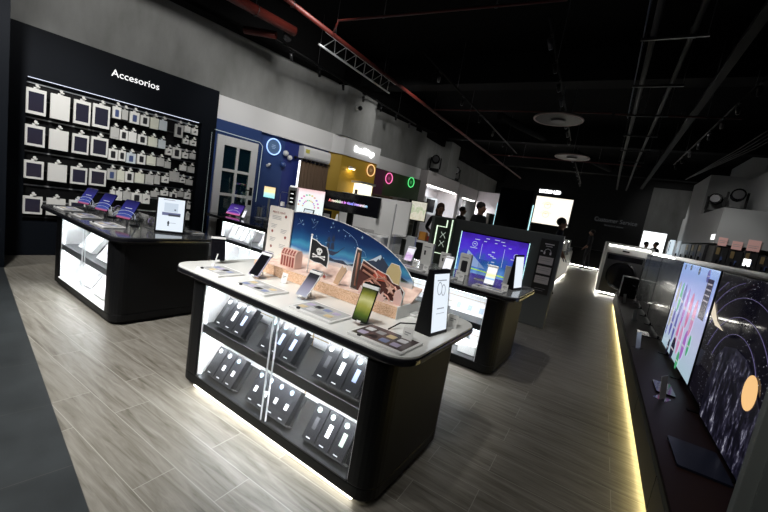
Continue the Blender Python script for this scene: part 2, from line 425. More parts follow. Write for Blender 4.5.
# neon outline round the door
k = G(); pts = [(-.11, -.03, .02), (-.11, -.03, 2.2), (-.07, -.03, 2.26), (.80, -.03, 2.24), (.87, -.03, 2.18), (.86, -.03, 1.1)]
k.tube(pts, .006, 6)
o = k.obj('light_line', mat('neon_dim', (.5, .55, .55), emit=(.6, .75, .75), es=.35), None, TW(-6.735, 2.99), (0, 0, TROT + PI/2)); tag(o, 'thin pale neon tube outlining the white door on the blue wall', 'neon light')
# pictures seen behind the door glass
k = G(); k.box((.16, .0, 1.42), (.30, .004, 1.84)); 
# ------------------------------------------------------------ accessory wall unit
A = thing('accessory_wall_unit', 'tall black accessory wall with white lettering and hook rails', 'wall display', TW(-6.70, 0, 0), TROT)
g = G()
g.box((-.149, .40, 0), (0, .57, 2.90)); g.box((-.149, 2.70, 0), (0, 2.94, 2.90)); g.box((-.149, .57, 2.30), (0, 2.70, 2.90)); g.box((-.149, .57, 0), (0, 2.70, .46))
g.obj('unit_frame', NAVYB, A)
g = G(); g.box((-.145, .57, .46), (-.12, 2.70, 2.30)); g.obj('back_panel', BLACK, A)
RAILS = [2.235, 1.80, 1.37, .93]
k = G(); k.box((-.03, .58, 2.292), (-.012, 2.66, 2.300)); k.obj('light_strip', mat('led_strip_dim', (.8, .8, .8), emit=(.75, .8, 1), es=1.0), A)
for z in RAILS + [2.04, 1.62, 1.14, .72, .50]:
    k = G(); k.box((-.122, .57, z), (-.10, 2.69, z+.016)); k.obj('hook_rail', ALU if z in RAILS or z == .72 else DSTEEL, A)
text('lettering', 'Accesorios', .135, SIGNM, A, (.004, 1.42, 2.61), (PI/2, 0, PI/2), .004)

# packages: prototype per kind
hookn = [0]
def package(kind, yt, z, w, h, label, grp, art):
    """hanging retail package: box with card tab, printed front, hook with round price tag"""
    p = thing('phone_case_package' if w < .15 else 'tablet_case_package', label, 'package', TW(-6.70, yt, z), TROT, grp)
    body = {'w': PACK, 'g': PACKB, 'y': PACKY, 'b': PACKBL}[kind]
    dpt = .045
    b = G(); b.box((-.02, 0, 0), (-.02+dpt, w, h)); b.box((-.004, w*.36, h), (.002, w*.64, h+.022)); bx = b.obj('package_box', [body], p, bevel=.002)
    f = -.02 + dpt + .001
    if art:
        a = G(); m0 = .14 if w > .15 else .26
        if art == 'tab': a.box((f, w*.12, h*.12), (f+.001, w*.88, h*.86)); mm = TABART[hookn[0] % len(TABART)]
        elif art == 'phone': a.prism([(w*.5 + (u-.5)*w*.5, v*h*.62 + h*.2) for u, v in rr01], f, f+.0015, plane='YZ'); mm = BLKPRINT
        elif art == 'buds': a.lathe([(.014, 0), (.014, .001)], (f, w*.6, h*.5), 10, axis='X'); a.lathe([(.010, 0), (.010, .001)], (f, w*.4, h*.42), 10, axis='X'); mm = BLKPRINT
        elif art == 'blue': a.prism([(w*.5 + (u-.5)*w*.45, v*h*.6 + h*.15) for u, v in rr01], f, f+.0015, plane='YZ'); mm = BLUPRINT
        elif art == 'line': a.box((f, w*.2, h*.12), (f+.001, w*.8, h*.16)); mm = GREYP
        a.obj('printed_front', mm, p)
    k = G(); k.tube([(-.10, w*.5, h+.03), (.045, w*.5, h+.03), (.05, w*.5, h+.038)], .003, 5); k.obj('hook', ALU, p)
    k = G(); k.lathe([(.017, 0), (.017, .003)], (.05, w*.5, h+.045), 12, axis='X'); k.box((.045, w*.5-.004, h+.02), (.054, w*.5+.03, h+.035)); k.obj('price_tag', PACK, p)
    hookn[0] += 1
    return p
rr01 = rrect(0, 0, 1, 1, .15, 3)
TABART = [grad_screen('tablet_art_%d' % i, [(0, a), (1, b)], 'Z', 0, .3, .05) for i, (a, b) in enumerate([((.1, .03, .03), (.02, .03, .08)), ((.02, .02, .03), (.05, .05, .09)), ((.05, .03, .1), (.01, .01, .03)), ((.02, .02, .02), (.02, .02, .02))])]
for m_ in TABART: bsdf(m_).inputs['Base Color'].default_value = (.03, .03, .05, 1)
ROWN = ['top', 'second', 'third', 'fourth']; 
ORD = ['first', 'second', 'third', 'fourth', 'fifth', 'sixth', 'seventh', 'eighth', 'ninth', 'tenth', 'eleventh', 'twelfth']
BIG = [(0, 1.85, .315), (1, 1.45, .265), (2, 1.03, .235), (3, .565, .235)]
for r, zb, hh in BIG:
    for c, (y0, w) in enumerate(((.565, .19), (.795, .195), (1.03, .18), (1.235, .195))):
        if r == 3 and c == 3: continue
        art = None if c == 1 else 'tab'
        kind = 'w'
        dsc = 'blank white' if c == 1 else 'dark-fronted white'
        package(kind, y0, zb + (.01 if c == 3 else 0), w, hh, '%s tablet case box, %s from left in the %s row' % (dsc, ORD[c], ROWN[r]), 'tablet cases hung on the left of the accessory wall', art)
SM = [
 [(1.46,.10,2.04,.165,'w','blue'),(1.57,.075,2.05,.14,'g',''),(1.67,.12,2.03,.165,'w','blue'),(1.81,.11,2.03,.15,'w','phone'),(1.94,.11,2.02,.165,'y',''),(2.06,.11,2.03,.15,'b',''),(2.29,.12,1.98,.20,'g','phone'),(2.43,.09,2.09,.10,'w','line'),(2.54,.10,2.08,.10,'w','buds')],
 [(1.45,.10,1.75,.16,'g','line'),(1.56,.10,1.75,.15,'w','phone'),(1.67,.10,1.75,.15,'w',''),(1.79,.12,1.75,.14,'w','phone'),(1.93,.12,1.75,.14,'y',''),(2.07,.10,1.75,.13,'b',''),(2.18,.09,1.67,.10,'w','buds'),(2.28,.13,1.64,.17,'w','phone'),(2.42,.09,1.90,.08,'w','buds'),(2.53,.10,1.90,.08,'w','buds'),(2.43,.09,1.67,.09,'w','buds'),(2.54,.10,1.68,.09,'g','line')],
 [(1.44,.11,1.44,.16,'w','phone'),(1.56,.09,1.45,.15,'w','phone'),(1.66,.12,1.44,.15,'b','blue'),(1.80,.11,1.45,.15,'w','phone'),(1.93,.12,1.46,.14,'y','line'),(2.07,.10,1.47,.13,'g',''),(2.18,.09,1.46,.10,'g',''),(2.41,.10,1.46,.09,'w','line'),(2.53,.11,1.45,.10,'g','')],
 [(1.44,.11,1.15,.16,'g','blue'),(1.56,.09,1.14,.17,'y','line'),(1.66,.11,1.15,.16,'w','phone'),(1.79,.12,1.16,.15,'y',''),(1.93,.11,1.16,.15,'g','line'),(2.05,.08,1.18,.14,'g',''),(2.16,.10,1.22,.10,'w','buds'),(2.27,.14,1.26,.16,'g','line'),(2.42,.09,1.26,.08,'w','buds'),(2.52,.11,1.24,.09,'g','line')],
 [(1.49,.06,.87,.13,'w',''),(1.56,.08,.86,.14,'w','line'),(1.65,.10,.87,.14,'g',''),(1.76,.14,.85,.15,'w','phone'),(1.91,.10,.85,.15,'w','buds'),(2.02,.12,.97,.09,'g',''),(2.16,.11,1.01,.08,'w','buds'),(2.30,.10,.95,.13,'w','phone'),(2.41,.09,1.02,.09,'g','line'),(2.52,.10,1.00,.11,'w','buds'),(2.42,.09,.82,.08,'g',''),(2.53,.10,.83,.08,'w',''),(2.43,.09,.64,.08,'g',''),(2.54,.09,.64,.09,'w','')],
]
KN = {'w': 'white', 'g': 'grey', 'y': 'cream', 'b': 'pale blue'}
AN = {'phone': 'printed with black phone', 'blue': 'printed with blue phone', 'buds': 'printed with earbuds', 'line': 'with grey caption', '': 'with plain front'}
RN = ['top', 'second', 'third', 'fourth', 'lowest']
for r, row in enumerate(SM):
    for c, (y0, w, zb, hh, kind, art) in enumerate(row):
        package(kind, y0, zb, w, hh, '%s small package %s, %s in the %s small row' % (KN[kind], AN[art], ORD[c] if c < 12 else ['thirteenth', 'fourteenth'][c-12], RN[r]), 'small accessory packages on the wall hooks', art)
# ------------------------------------------------------------ display cabinets
def cabinet(name, label, loc, rz, W, D, oL, top, topm, x0, x1, ztop=.745, zshelf=(.41, .472), depth=.38, bars=None, white=False, slat=True, endw=False, led=11):
    """island: origin at front right floor corner, x to the left is negative, y goes back"""
    t = thing(name, label, 'cabinet', loc, rz)
    R = .10
    full = rrect(-W, 0, 0, D, R)
    g = G()
    g.prism(full, .035, .10); g.prism(full, ztop, .775)
    # left and right posts with rounded outer corners
    g.prism(rrect(-W, 0, x0, D, R, corners=(0, 0, 1, 1)), .10, ztop)
    g.prism(rrect(x1, 0, 0, D, R, corners=(1, 1, 0, 0)), .10, ztop)
    g.box((x0, D-.03, .10), (x1, D, ztop))
    g.prism([(a*.96 - .02*W, b*.9+.03) for a, b in full], 0.001, .035, 1)
    g.obj('cabinet_body', [BLACK, BLACK], t, bevel=.006)
    s = G(); s.box((x0, depth, .10), (x1, depth+.02, ztop), 0)
    s.obj('back_panel', WHITE if slat else WHITEG, t)
    if slat:
        s = G()
        for z in (.155, .235, .315, .53, .61, .69):
            if zshelf[0]-.02 < z < zshelf[1]+.02: continue
            s.box((x0+.002, depth-.004, z), (x1-.002, depth, z+.005))
        s.box(((x0+x1)/2-.003, depth-.006, .10), ((x0+x1)/2+.003, depth-.001, ztop))
        s.obj('slat_line', GOLD, t)
    s = G(); s.box((x0, .015, .10), (x0+.008, depth, ztop)); s.box((x1-.008, .015, .10), (x1, depth, ztop)); s.box((x0+.008, .0, .10), (x1-.008, depth, .108), 1)
    s.obj('inner_lining', [WHITE, WHITE if white else mat('shelf_grey', (.022, .023, .025), .3)], t)
    s = G(); s.box((x0+.01, .02, zshelf[0]), (x1-.01, depth-.006, zshelf[1])); s.obj('shelf', mat('shelf_grey') if not white else mat('shelf_edge_grey', (.10, .105, .11), .4), t, bevel=.003)
    for zz in (ztop-.012, zshelf[0]-.012):
        s = G(); s.box((x0+.02, .05, zz), (x1-.02, .065, zz+.010)); s.obj('light_strip', LEDC if not white else LEDW, t)
    s = G(); s.box((x0+.009, .03, .11), (x0+.016, .04, ztop-.02)); s.obj('light_strip', LEDC, t)
    for zz, yy in ((ztop-.014, .055), (zshelf[0]-.014, .055)):
        c_, s_ = math.cos(rz), math.sin(rz); xm_ = (x0+x1)/2
        area('cabinet_led', (loc[0] + xm_*c_ - yy*s_, loc[1] + xm_*s_ + yy*c_, zz), (rad(28), 0, rz), (x1-x0)*.95, led*(.75 if zz > .5 else 1.25), (.93, .96, 1), .02)
    # sliding glass with bright edges in the middle
    xm = bars if bars else (x0+x1)/2
    for k, (a, b, yy) in enumerate(((x0, xm+.025, .012), (xm-.015, x1, .002))):
        s = G(); s.box((a+.003, yy, .102), (b-.003, yy+.005, ztop-.002)); gl = s.obj('glass_door', GLASS, t)
        e = G(); ex = b-.006 if k == 0 else a+.004
        e.box((ex, yy-.001, .103), (ex+.006, yy+.007, ztop-.003)); e.obj('edge_profile', mat('frosted_edge', (.75, .78, .8), .3), gl)
    # countertop: thin pale slab on black edge
    tr = rrect(-W-oL, -.045, .095, D+.06, .13)
    s = G(); s.prism(tr, .776, .806); s.obj('counter_edge', BLACKG, t, bevel=.006)
    s = G(); s.prism([(a*1 + (.006 if a < -W/2 else -.006), b + (.006 if b < D/2 else -.006)) for a, b in tr], .807, .820); s.obj('counter_top', topm, t, bevel=.003)
    return t

MAINROT = rad(-2.0)
MLOC = (-.675, 1.395, 0)
def onmain(lx, ly, z=.821):
    c, s = math.cos(MAINROT), math.sin(MAINROT); return (MLOC[0] + lx*c - ly*s, MLOC[1] + lx*s + ly*c, z)
main = cabinet('display_cabinet', 'large black island cabinet with off-white top and lit glass front, nearest the camera', MLOC, MAINROT, 1.67, .82, .17, .82, COUNTER, -1.485, -.135, bars=-.785)
s = G(); s.box((-1.5, .012, .016), (-.1, .029, .033)); s.obj('floor_light_strip', mat('led_floor', (.8, .8, .8), emit=(1, .95, .80), es=9), main)
LLOC = (-3.50, 1.50, 0); LROT = rad(-3.0)
leftc = cabinet('display_cabinet', 'black island cabinet with dark top and white-lit glass front before the accessory wall', LLOC, LROT, 1.62, .88, .42, .82, DARKTOP, -1.42, -.17, bars=-.76, white=True, slat=False, led=7)
SLOC = (-.64, 3.47, 0)
sec = cabinet('display_cabinet', 'black island cabinet with grey top in front of the blue lit panel', SLOC, MAINROT, 1.60, .85, .20, .82, GREYTOP, -1.42, -.18)
BLOC = (-4.05, 3.80, 0)
backc = cabinet('display_cabinet', 'black and white island cabinet with dark top before the white glazed door', BLOC, rad(-3), 1.55, .80, .42, .82, DARKTOP, -1.42, -.30, white=True, slat=False, bars=-.62, led=5)
s = G(); s.box((-.29, -.006, .11), (-.02, .0, .74)); s.obj('white_side_panel', WHITEG, backc)
def onisl(L, rz, lx, ly, z=.821):
    c, s = math.cos(rz), math.sin(rz); return (L[0] + lx*c - ly*s, L[1] + lx*s + ly*c, z)

# ---- black phone boxes leaning on racks in the main cabinet
def phone_box(lx, zb, art, label, grp, ly=.03):
    p = thing('phone_box', label, 'box', onmain(lx, ly, zb+.034), 0, grp, rot=(rad(-33), 0, MAINROT))
    g = G(); g.box((0, 0, 0), (.093, .045, .192)); g.obj('carton', mat('carton_black', (.014, .0145, .017), .32), p, bevel=.002)
    ph, cols = art
    g = G(); g.lathe([(.0145, -.002), (.0145, 0)], (.033, 0, .164), 16, axis='Y'); g.obj('sticker', HOLO[cols], p)
    if ph != 'none':
        a = G()
        if ph == 'full': a.box((.034, -.001, .062), (.060, 0, .128))
        else: a.box((.032, -.001, .066), (.056, 0, .100)); a.box((.040, -.001, .100), (.058, 0, .132), 1)
        a.obj('printed_phone', [ARTC[art_col[0]], BLKPRINT], p)
    g = G(); g.box((.028, -.001, .012), (.056, 0, .017)); g.obj('printed_word', mat('print_white', (.75, .76, .78), .4), p)
    return p
HOLO = {0: mat('sticker_white', (.8, .85, .85), .3), 1: mat('sticker_holo_blue', (.35, .50, .62), .2, .3), 2: mat('sticker_holo_green', (.62, .8, .72), .2, .2)}
ARTC = {'k': mat('print_dark_grey', (.06, .06, .065), .4), 'w': mat('print_white', (.75, .76, .78), .4), 'b': mat('print_blue_grey', (.33, .40, .62), .4), 'g': mat('print_sage', (.38, .47, .38), .4)}
art_col = ['w']
LAY = [ # lx start, zbase, [(kind, artcolour, sticker)]
 (-1.385, .474, [('full', 'k', 0), ('full', 'w', 0), ('full', 'b', 1)], 'left group on the upper shelf'),
 (-.935, .474, [('full', 'k', 1), ('full', 'b', 1), ('full', 'b', 1)], 'middle group on the upper shelf'),
 (-.475, .474, [('full', 'k', 2), ('full', 'w', 2), ('full', 'b', 1)], 'right group on the upper shelf'),
 (-1.455+.03, .110, [('none', 'k', 0), ('half', 'w', 0), ('half', 'w', 1)], 'left group on the lower shelf'),
 (-.99, .110, [('half', 'w', 1), ('half', 'w', 1), ('half', 'w', 1), ('half', 'w', 1)], 'middle group on the lower shelf'),
 (-.49, .110, [('full', 'k', 2), ('full', 'w', 2), ('full', 'g', 2)], 'right group on the lower shelf')]
PC = {'k': 'dark grey', 'w': 'white', 'b': 'pale blue', 'g': 'sage green'}
for lx, zb, row, where in LAY:
    n = len(row); step = .098 if zb > .3 or n == 3 and 'left' not in where else .100
    if n == 4: step = .0915
    rk = thing('box_rack', 'black tilted rack holding the %s of phone boxes' % where.replace(' group', '-hand group'), 'rack', onmain(lx, .03, zb+.037), 0, None, rot=(rad(-33), 0, MAINROT))
    g = G(); g.box((-.004, .048, .0), (n*step+.02, .053, .175)); g.box((-.004, 0, -.006), (n*step+.02, .053, -.001)); g.obj('rack_back', mat('shelf_grey'), rk)
    g = G(); g.box((n*step-.004+.004, .002, .0), (n*step+.004, .012, .14)); g.obj('clear_end', ACRYL, rk)
    for i, (ph, col, st) in enumerate(row):
        art_col[0] = col
        d = 'black phone box, %s picture, %s in %s' % (PC[col], ORD[i], where) if ph != 'none' else 'plain black phone box with only a white seal, leftmost on the lower shelf'
        phone_box(lx + i*step, zb, (ph, st), d, 'black phone boxes in the large island cabinet')

# ---- phones on stands, trays and cards
def phone(name, label, loc, rz, lean, scr, body=BLACKG, w=.075, h=.158, grp=None, arm=True, lift=.022):
    w *= 1.22; h *= 1.22
    p = thing(name, label, 'phone', loc, rz, grp)
    a = G().at((0, 0, lift), (rad(-lean), 0, 0)); a.prism(rrect(-w/2, 0, w/2, h, .009, 3), 0, .009, plane='XZ'); a.obj('phone_body', body, p, bevel=.0015)
    a = G(); a.prism(rrect(-w/2+.005, .005, w/2-.005, h-.006, .007, 3), -.0008, .0002, plane='XZ'); sc = a.obj('screen', scr, p, (0, 0, lift), (rad(-lean), 0, 0))
    if arm:
        c, s_ = math.cos(rad(lean)), math.sin(rad(lean))
        a = G(); a.tube([(0, .06*s_+.012, lift+.06*c-.004), (0, .085, .035), (0, .095, .002)], .006, 8); a.lathe([(.028, 0), (.028, .008)], (0, .095, 0), 16); a.obj('security_stand', PLAST, p)
        a = G().at((0, 0, lift), (rad(-lean), 0, 0)); a.box((-w/2-.002, -.003, h-.03), (w/2+.002, .014, h-.012)); a.obj('security_clamp', PLAST, p)
        a = G().at((0, 0, lift), (rad(-lean), 0, 0)); a.box((-.012, -.004, -.006), (.012, .014, .006)); a.obj('clamp_foot', PLAST, p)
    else:
        a = G(); a.prism([(-.02, 0), (.05, 0), (.02, h*.6)], -w*.2, w*.2, plane='YZ'); a.obj('rest', ACRYL, p)
    return p
FOLDS = grad_screen('fold_blue', [(0, (.9, .12, .25)), (.08, (.75, .25, .5)), (.14, (.10, .16, .65)), (.6, (.05, .05, .38)), (1, (.02, .02, .15))], 'Z', 0, .15, .5)
GREENS = grad_screen('green_orb_screen', [(0, (.005, .01, .005)), (.06, (.03, .05, .01)), (.2, (.10, .16, .02)), (.4, (.38, .38, .07)), (.55, (.66, .64, .28)), (.72, (.27, .28, .04)), (.88, (.02, .03, .01)), (1, (.005, .01, .005))], 'Z', 0, .205, .8, .05, 14)
LAVS = grad_screen('lavender_screen', [(0, (.5, .52, .62)), (.35, (.32, .30, .40)), (.7, (.03, .03, .04)), (1, (.01, .01, .012))], 'Z', 0, .193, 1.0)
OFFS = mat('screen_off', (.006, .006, .008), .08)
WHS = mat('phone_white_screen', (.02, .02, .02), .1, emit=(.92, .93, 1), es=1.15)
PKS = grad_screen('pink_white_screen', [(0, (.9, .75, .95)), (.4, (.6, .35, .7)), (.6, (.95, .9, 1)), (1, (.9, .9, 1))], 'Z', 0, .193, 1.0, .1, 25)
p1 = phone('phone', 'large phone seen edge-on at the left end of the near white counter', onmain(-1.725, .24), rad(62), 26, OFFS, BLACKG, .08, .162)
p2 = phone('phone', 'phone with a black screen leaning beside the rules board', onmain(-1.275, .21), MAINROT + rad(4), 36, OFFS, mat('phone_lilac', (.4, .38, .5), .2), .078, .160)
p3 = phone('phone', 'phone with a lavender fading screen in the middle of the near counter', onmain(-.775, .17), MAINROT, 38, LAVS, ALU, .076, .158)
p4 = phone('phone', 'phone with a glowing green screen near the shipwreck cut-out', onmain(-.305, .13), MAINROT + rad(2), 20, GREENS, BLACKG, .080, .172)
# pen standing by the first phone
g = G(); g.tube([(0, 0, 0), (.012, .02, .10)], .004, 8); g.lathe([(.012, 0), (.010, .03)], (0, 0, 0), 10); o = g.obj('stylus_stand', PLAST, None, onmain(-1.62, .14), (0, 0, 0)); tag(o, 'white stylus upright in its holder beside the edge-on phone', 'stylus')
g = G(); g.tube([(0, 0, 0), (.0, .03, .16)], .004, 8); o = g.obj('stylus', BLKPRINT, None, onmain(-1.315, .30)); tag(o, 'thin dark stylus leaning behind the black-screened phone', 'stylus')

def tray(name, label, loc, rz, w, d, grp, seed, frameh=.012, swatch=True, dark=False):
    p = thing(name, label, 'tray', loc, rz, grp)
    g = G(); g.prism(rrect(0, 0, w, d, .008, 3), 0, frameh); g.obj('tray_base', PLAST, p, bevel=.002)
    g = G(); g.box((.014, .02, frameh), (w-.014, d-.014, frameh+.001)); g.obj('printed_panel', mat('tray_print', (.52, .53, .52), .2) if not dark else mat('tray_print_dark', (.10, .08, .08), .15), p)
    rnd = random.Random(seed)
    if swatch:
        cols = [BLKPRINT, GREYP, mat('swatch_blue', (.22, .26, .42)), mat('swatch_tan', (.62, .5, .3)), mat('swatch_lilac', (.45, .4, .55)), mat('swatch_silver', (.6, .6, .62))]
        g = G(); n = 4 if w > .2 else 3
        for i in range(n):
            for j in range(2):
                x = .03 + i*(w-.06)/n; y = .04 + j*(d-.07)/2
                g.prism(rrect(x, y, x+(w-.06)/n*.72, y+(d-.07)/2*.62, .005, 2), frameh+.001, frameh+.0022, (i*2+j+seed) % 6)
        g.obj('colour_swatch', cols, p)
    g = G(); g.box((w*.2, .001, frameh), (w*.2+.016, .014, frameh+.01)); g.obj('sensor', BLKPRINT, p)
    return p
TG = 'white specification trays along the near counter'
tray('spec_tray', 'white specification tray at the left end of the near counter', onmain(-1.62, .015), MAINROT, .26, .20, TG, 1)
tray('spec_tray', 'white specification tray below the black-screened phone', onmain(-1.20, .010), MAINROT, .30, .19, TG, 2)
tray('spec_tray', 'white specification tray right of the lavender phone', onmain(-.70, .010), MAINROT, .31, .20, TG, 3)
tray('spec_tray', 'white specification tray with dark swatches at the counter corner', onmain(-.27, -.010), MAINROT, .31, .21, TG, 4, dark=True)

def card(label, loc, rz, w=.05, h=.065, grp='small white price cards on the counters', lean=8, clip=True):
    p = thing('price_card', label, 'price card', loc, rz, grp)
    g = G().at((0, 0, 0), (rad(-lean), 0, 0)); g.box((-w/2, 0, 0), (w/2, .003, h)); g.obj('card', CARD, p)
    g = G().at((0, 0, 0), (rad(-lean), 0, 0)); g.box((-w*.3, -.001, h*.62), (w*.3, 0, h*.70)); g.box((-w*.3, -.001, h*.48), (w*.1, 0, h*.54)); g.obj('printed_line', GREYP, p)
    g = G(); g.box((-w/2, -.012, 0), (w/2, .022, .004)); 
    g.obj('card_foot', ACRYL, p)
    return p
card('white price card behind the second tray of the near counter', onmain(-1.11, .335), MAINROT, .05, .07)
card('white price card at the right of the corner tray', onmain(-.035, .16), MAINROT, .055, .07)
card('white price card right of the portrait screen', onmain(.01, .62), MAINROT, .06, .075)
card('small white price card at the left edge of the near counter', onmain(-1.36, .27), MAINROT, .04, .05)

# ---- portrait screen on the near counter
def totem(label, loc, rz, w, h, scr, lean, t=.05, foot=.10):
    p = thing('portrait_screen', label, 'screen', loc, rz)
    g = G(); g.prism([(0, 0), (foot, 0), (t + h*math.tan(rad(lean))*1.0 - .02, h), (h*math.tan(rad(lean)), h)], -w/2, w/2, plane='YZ'); g.obj('screen_housing', BLACK, p, bevel=.004)
    a = G(); a.box((-w/2+.014, -.0015, .02), (w/2-.014, .0, h-.018)); sc = a.obj('screen', scr, p, (0, 0, 0), (rad(-lean), 0, 0))
    return p, sc
tk, sc = totem('black slanted portrait screen showing a white page, right end of near counter', onmain(.02, .42), rad(80), .175, .345, SCRW, 8)
PR = mat('screen_ink', (.02, .02, .02), .3, emit=(.45, .50, .58), es=.6)
PRB = mat('screen_ink_dark', (.02, .02, .02), .3, emit=(.08, .09, .12), es=.6)
g = G()
g.box((-.045, -.0025, .29), (.045, -.002, .296)); g.box((-.035, -.0025, .14), (.035, -.002, .146)); g.box((-.04, -.0025, .115), (.04, -.002, .118))
g.torus((-.02, -.0025, .25), .022, .002, 'Y', 16, 4, sy=1.5); g.torus((.018, -.0025, .24), .018, .002, 'Y', 16, 4, sy=1.6)
g.obj('screen_graphic', PR, sc)
g = G(); g.tube([(-.02, .09, .03), (-.14, .16, .03), (-.22, .17, .004)], .004, 6); g.obj('power_cable', BLACK, tk)
# white speaker-like earbuds stand left of the screen
ea = thing('phone', 'pale mint phone standing on white stand behind the portrait screen', 'phone', onmain(-.14, .62), rad(30))
g = G().at((0, 0, .02), (rad(-14), 0, 0)); g.prism(rrect(-.037, 0, .037, .155, .009, 3), 0, .008, plane='XZ'); g.obj('phone_body', mat('mint', (.55, .66, .60), .25), ea)
g = G().at((0, 0, .02), (rad(-14), 0, 0))
for k in range(3): g.lathe([(.007, -.002), (.007, 0)], (-.02, 0, .14-.02*k), 10, axis='Y')
g.obj('camera_lens', BLKPRINT, ea)
g = G(); g.lathe([(.035, 0), (.035, .01)], (0, .03, 0), 16); g.tube([(0, .03, .01), (0, .035, .09)], .008); g.obj('security_stand', PLAST, ea)
tray('spec_tray', 'white specification tray beside the mint phone', onmain(-.33, .56), MAINROT, .13, .10, TG, 5, swatch=False)

# ------------------------------------------------------------ pirate cove display
PD = thing('pirate_cove_display', 'printed pirate beach display with arched night sky back on cork-look base', 'display', onmain(-.245, .41), MAINROT)
# local: x 0 at right end going negative left, y back, z up from counter
g = G(); g.box((-1.28, 0, 0), (0, .155, .075)); g.obj('base_box', [CARD], PD, bevel=.002)
g = G(); g.box((-1.279, -.0015, .002), (-.004, -.0002, .074)); g.obj('cork_front', CORK, PD)
g = G(); g.prism([(0.0, .0755), (.175, .0755), (.30, .150), (.30, .140), (.175, .066), (0.0, .0752)], -1.28, -.01, plane='YZ'); g.obj('sand_slope', SAND, PD)
g = G(); g.box((-1.28, .155, 0), (-.01, .30, .065)); g.obj('rear_box', CARD, PD)
# arch
def arch_out():
    xs = []; N = 28
    for i in range(N+1):
        u = i/N; x = -1.28 + 1.21*u
        z = .11 + .365 * max(0, 1 - abs((x + 1.03)/.99)**2.2)**.58 if x > -1.03 else .11 + .365 * max(0, 1 - abs((x+1.03)/.62)**2.2)**.62
        xs.append((x, z))
    return xs
AO = arch_out(); out = [(AO[0][0], .06)] + AO + [(AO[-1][0], .06)]
g = G(); g.prism(list(reversed(out)), 0, .006, plane='XZ'); arch = g.obj('sky_panel', NIGHT, PD, (0, .27, 0))
g = G()
for (a, b) in zip(AO, AO[1:]): g.tube([(a[0], -.001, a[1]+.001), (b[0], -.001, b[1]+.001)], .0028, 5)
g.obj('panel_edge', CARD, arch)
# art on the arch: stars, constellations, mountains, ship, moonlit glow
def decal(name, polys, m, parent, y, th=.0006):
    g = G()
    for p in polys: g.prism(p, y-th, y, plane='XZ')
    return g.obj(name, m, parent)
def star(cx, cz, r, n=5, q=.4, rot=90):
    return [(cx + (r if k % 2 == 0 else r*q)*math.cos(rad(rot + 180*k/n)), cz + (r if k % 2 == 0 else r*q)*math.sin(rad(rot + 180*k/n))) for k in range(2*n)]
SKYINK = mat('print_pale_sky', (.35, .55, .75), .4); 
st = []
rs = random.Random(3)
for k in range(34):
    x = rs.uniform(-1.2, -.22); z = rs.uniform(.28, .44)
    zt = .11 + .365 * max(0, 1 - abs((x + 1.03)/.99)**2.2)**.58 if x > -1.03 else .44
    if z < zt - .03: st.append(star(x, z, rs.choice([.003, .003, .004, .008]), 4, .35))
st += [star(-.52, .385, .014, 4, .3), star(-.80, .44, .010, 4, .3), star(-1.10, .38, .012, 4, .3), star(-.32, .27, .010, 4, .3)]
decal('printed_star', st, SKYINK, arch, -.0002)
g = G()
for line in ([(-.70, .41), (-.62, .385), (-.57, .355), (-.54, .31), (-.48, .29), (-.46, .255), (-.52, .245), (-.56, .28), (-.54, .31)], [(-1.02, .44), (-.99, .41), (-.95, .43), (-.97, .39), (-1.0, .37)], [(-1.15, .42), (-1.12, .39), (-1.16, .37)]):
    for a, b in zip(line, line[1:]): g.tube([(a[0], -.0008, a[1]), (b[0], -.0008, b[1])], .0009, 4)
g.obj('printed_constellation', SKYINK, arch)
decal('printed_mountain', [[(-.62, .17), (-.52, .20), (-.45, .235), (-.40, .265), (-.345, .30), (-.31, .27), (-.25, .22), (-.16, .19), (-.10, .17)], [(-.99, .16), (-.90, .185), (-.82, .195), (-.74, .18), (-.66, .19), (-.6, .165)]], mat('print_rock', (.03, .05, .09), .5), arch, -.0004)
decal('printed_snow', [[(-.44, .238), (-.395, .265), (-.345, .30), (-.335, .285), (-.345, .262), (-.36, .27), (-.375, .245), (-.395, .252)], [(-.50, .205), (-.46, .228), (-.44, .22), (-.46, .21)]], mat('print_snow', (.55, .68, .80), .5), arch, -.0010)
decal('printed_grass', [[(-.36, .165), (-.30, .188), (-.20, .18), (-.10, .165)]], mat('print_grass', (.06, .13, .03), .6), arch, -.0012)
SHP = mat('print_ship', (.035, .05, .10), .5)
decal('printed_ship', [[(-.86, .235), (-.84, .21), (-.76, .205), (-.715, .235), (-.70, .25), (-.74, .238)], [(-.835, .25), (-.80, .25), (-.805, .29), (-.83, .285)], [(-.795, .25), (-.755, .25), (-.765, .30), (-.79, .295)], [(-.835, .30), (-.80, .30), (-.81, .335), (-.83, .33)], [(-.79, .31), (-.76, .31), (-.768, .35), (-.785, .345)], [(-.818, .235), (-.813, .235), (-.813, .345), (-.818, .345)], [(-.777, .235), (-.772, .235), (-.772, .36), (-.777, .36)], [(-.715, .24), (-.66, .285), (-.662, .288), (-.72, .245)]], SHP, arch, -.0006)
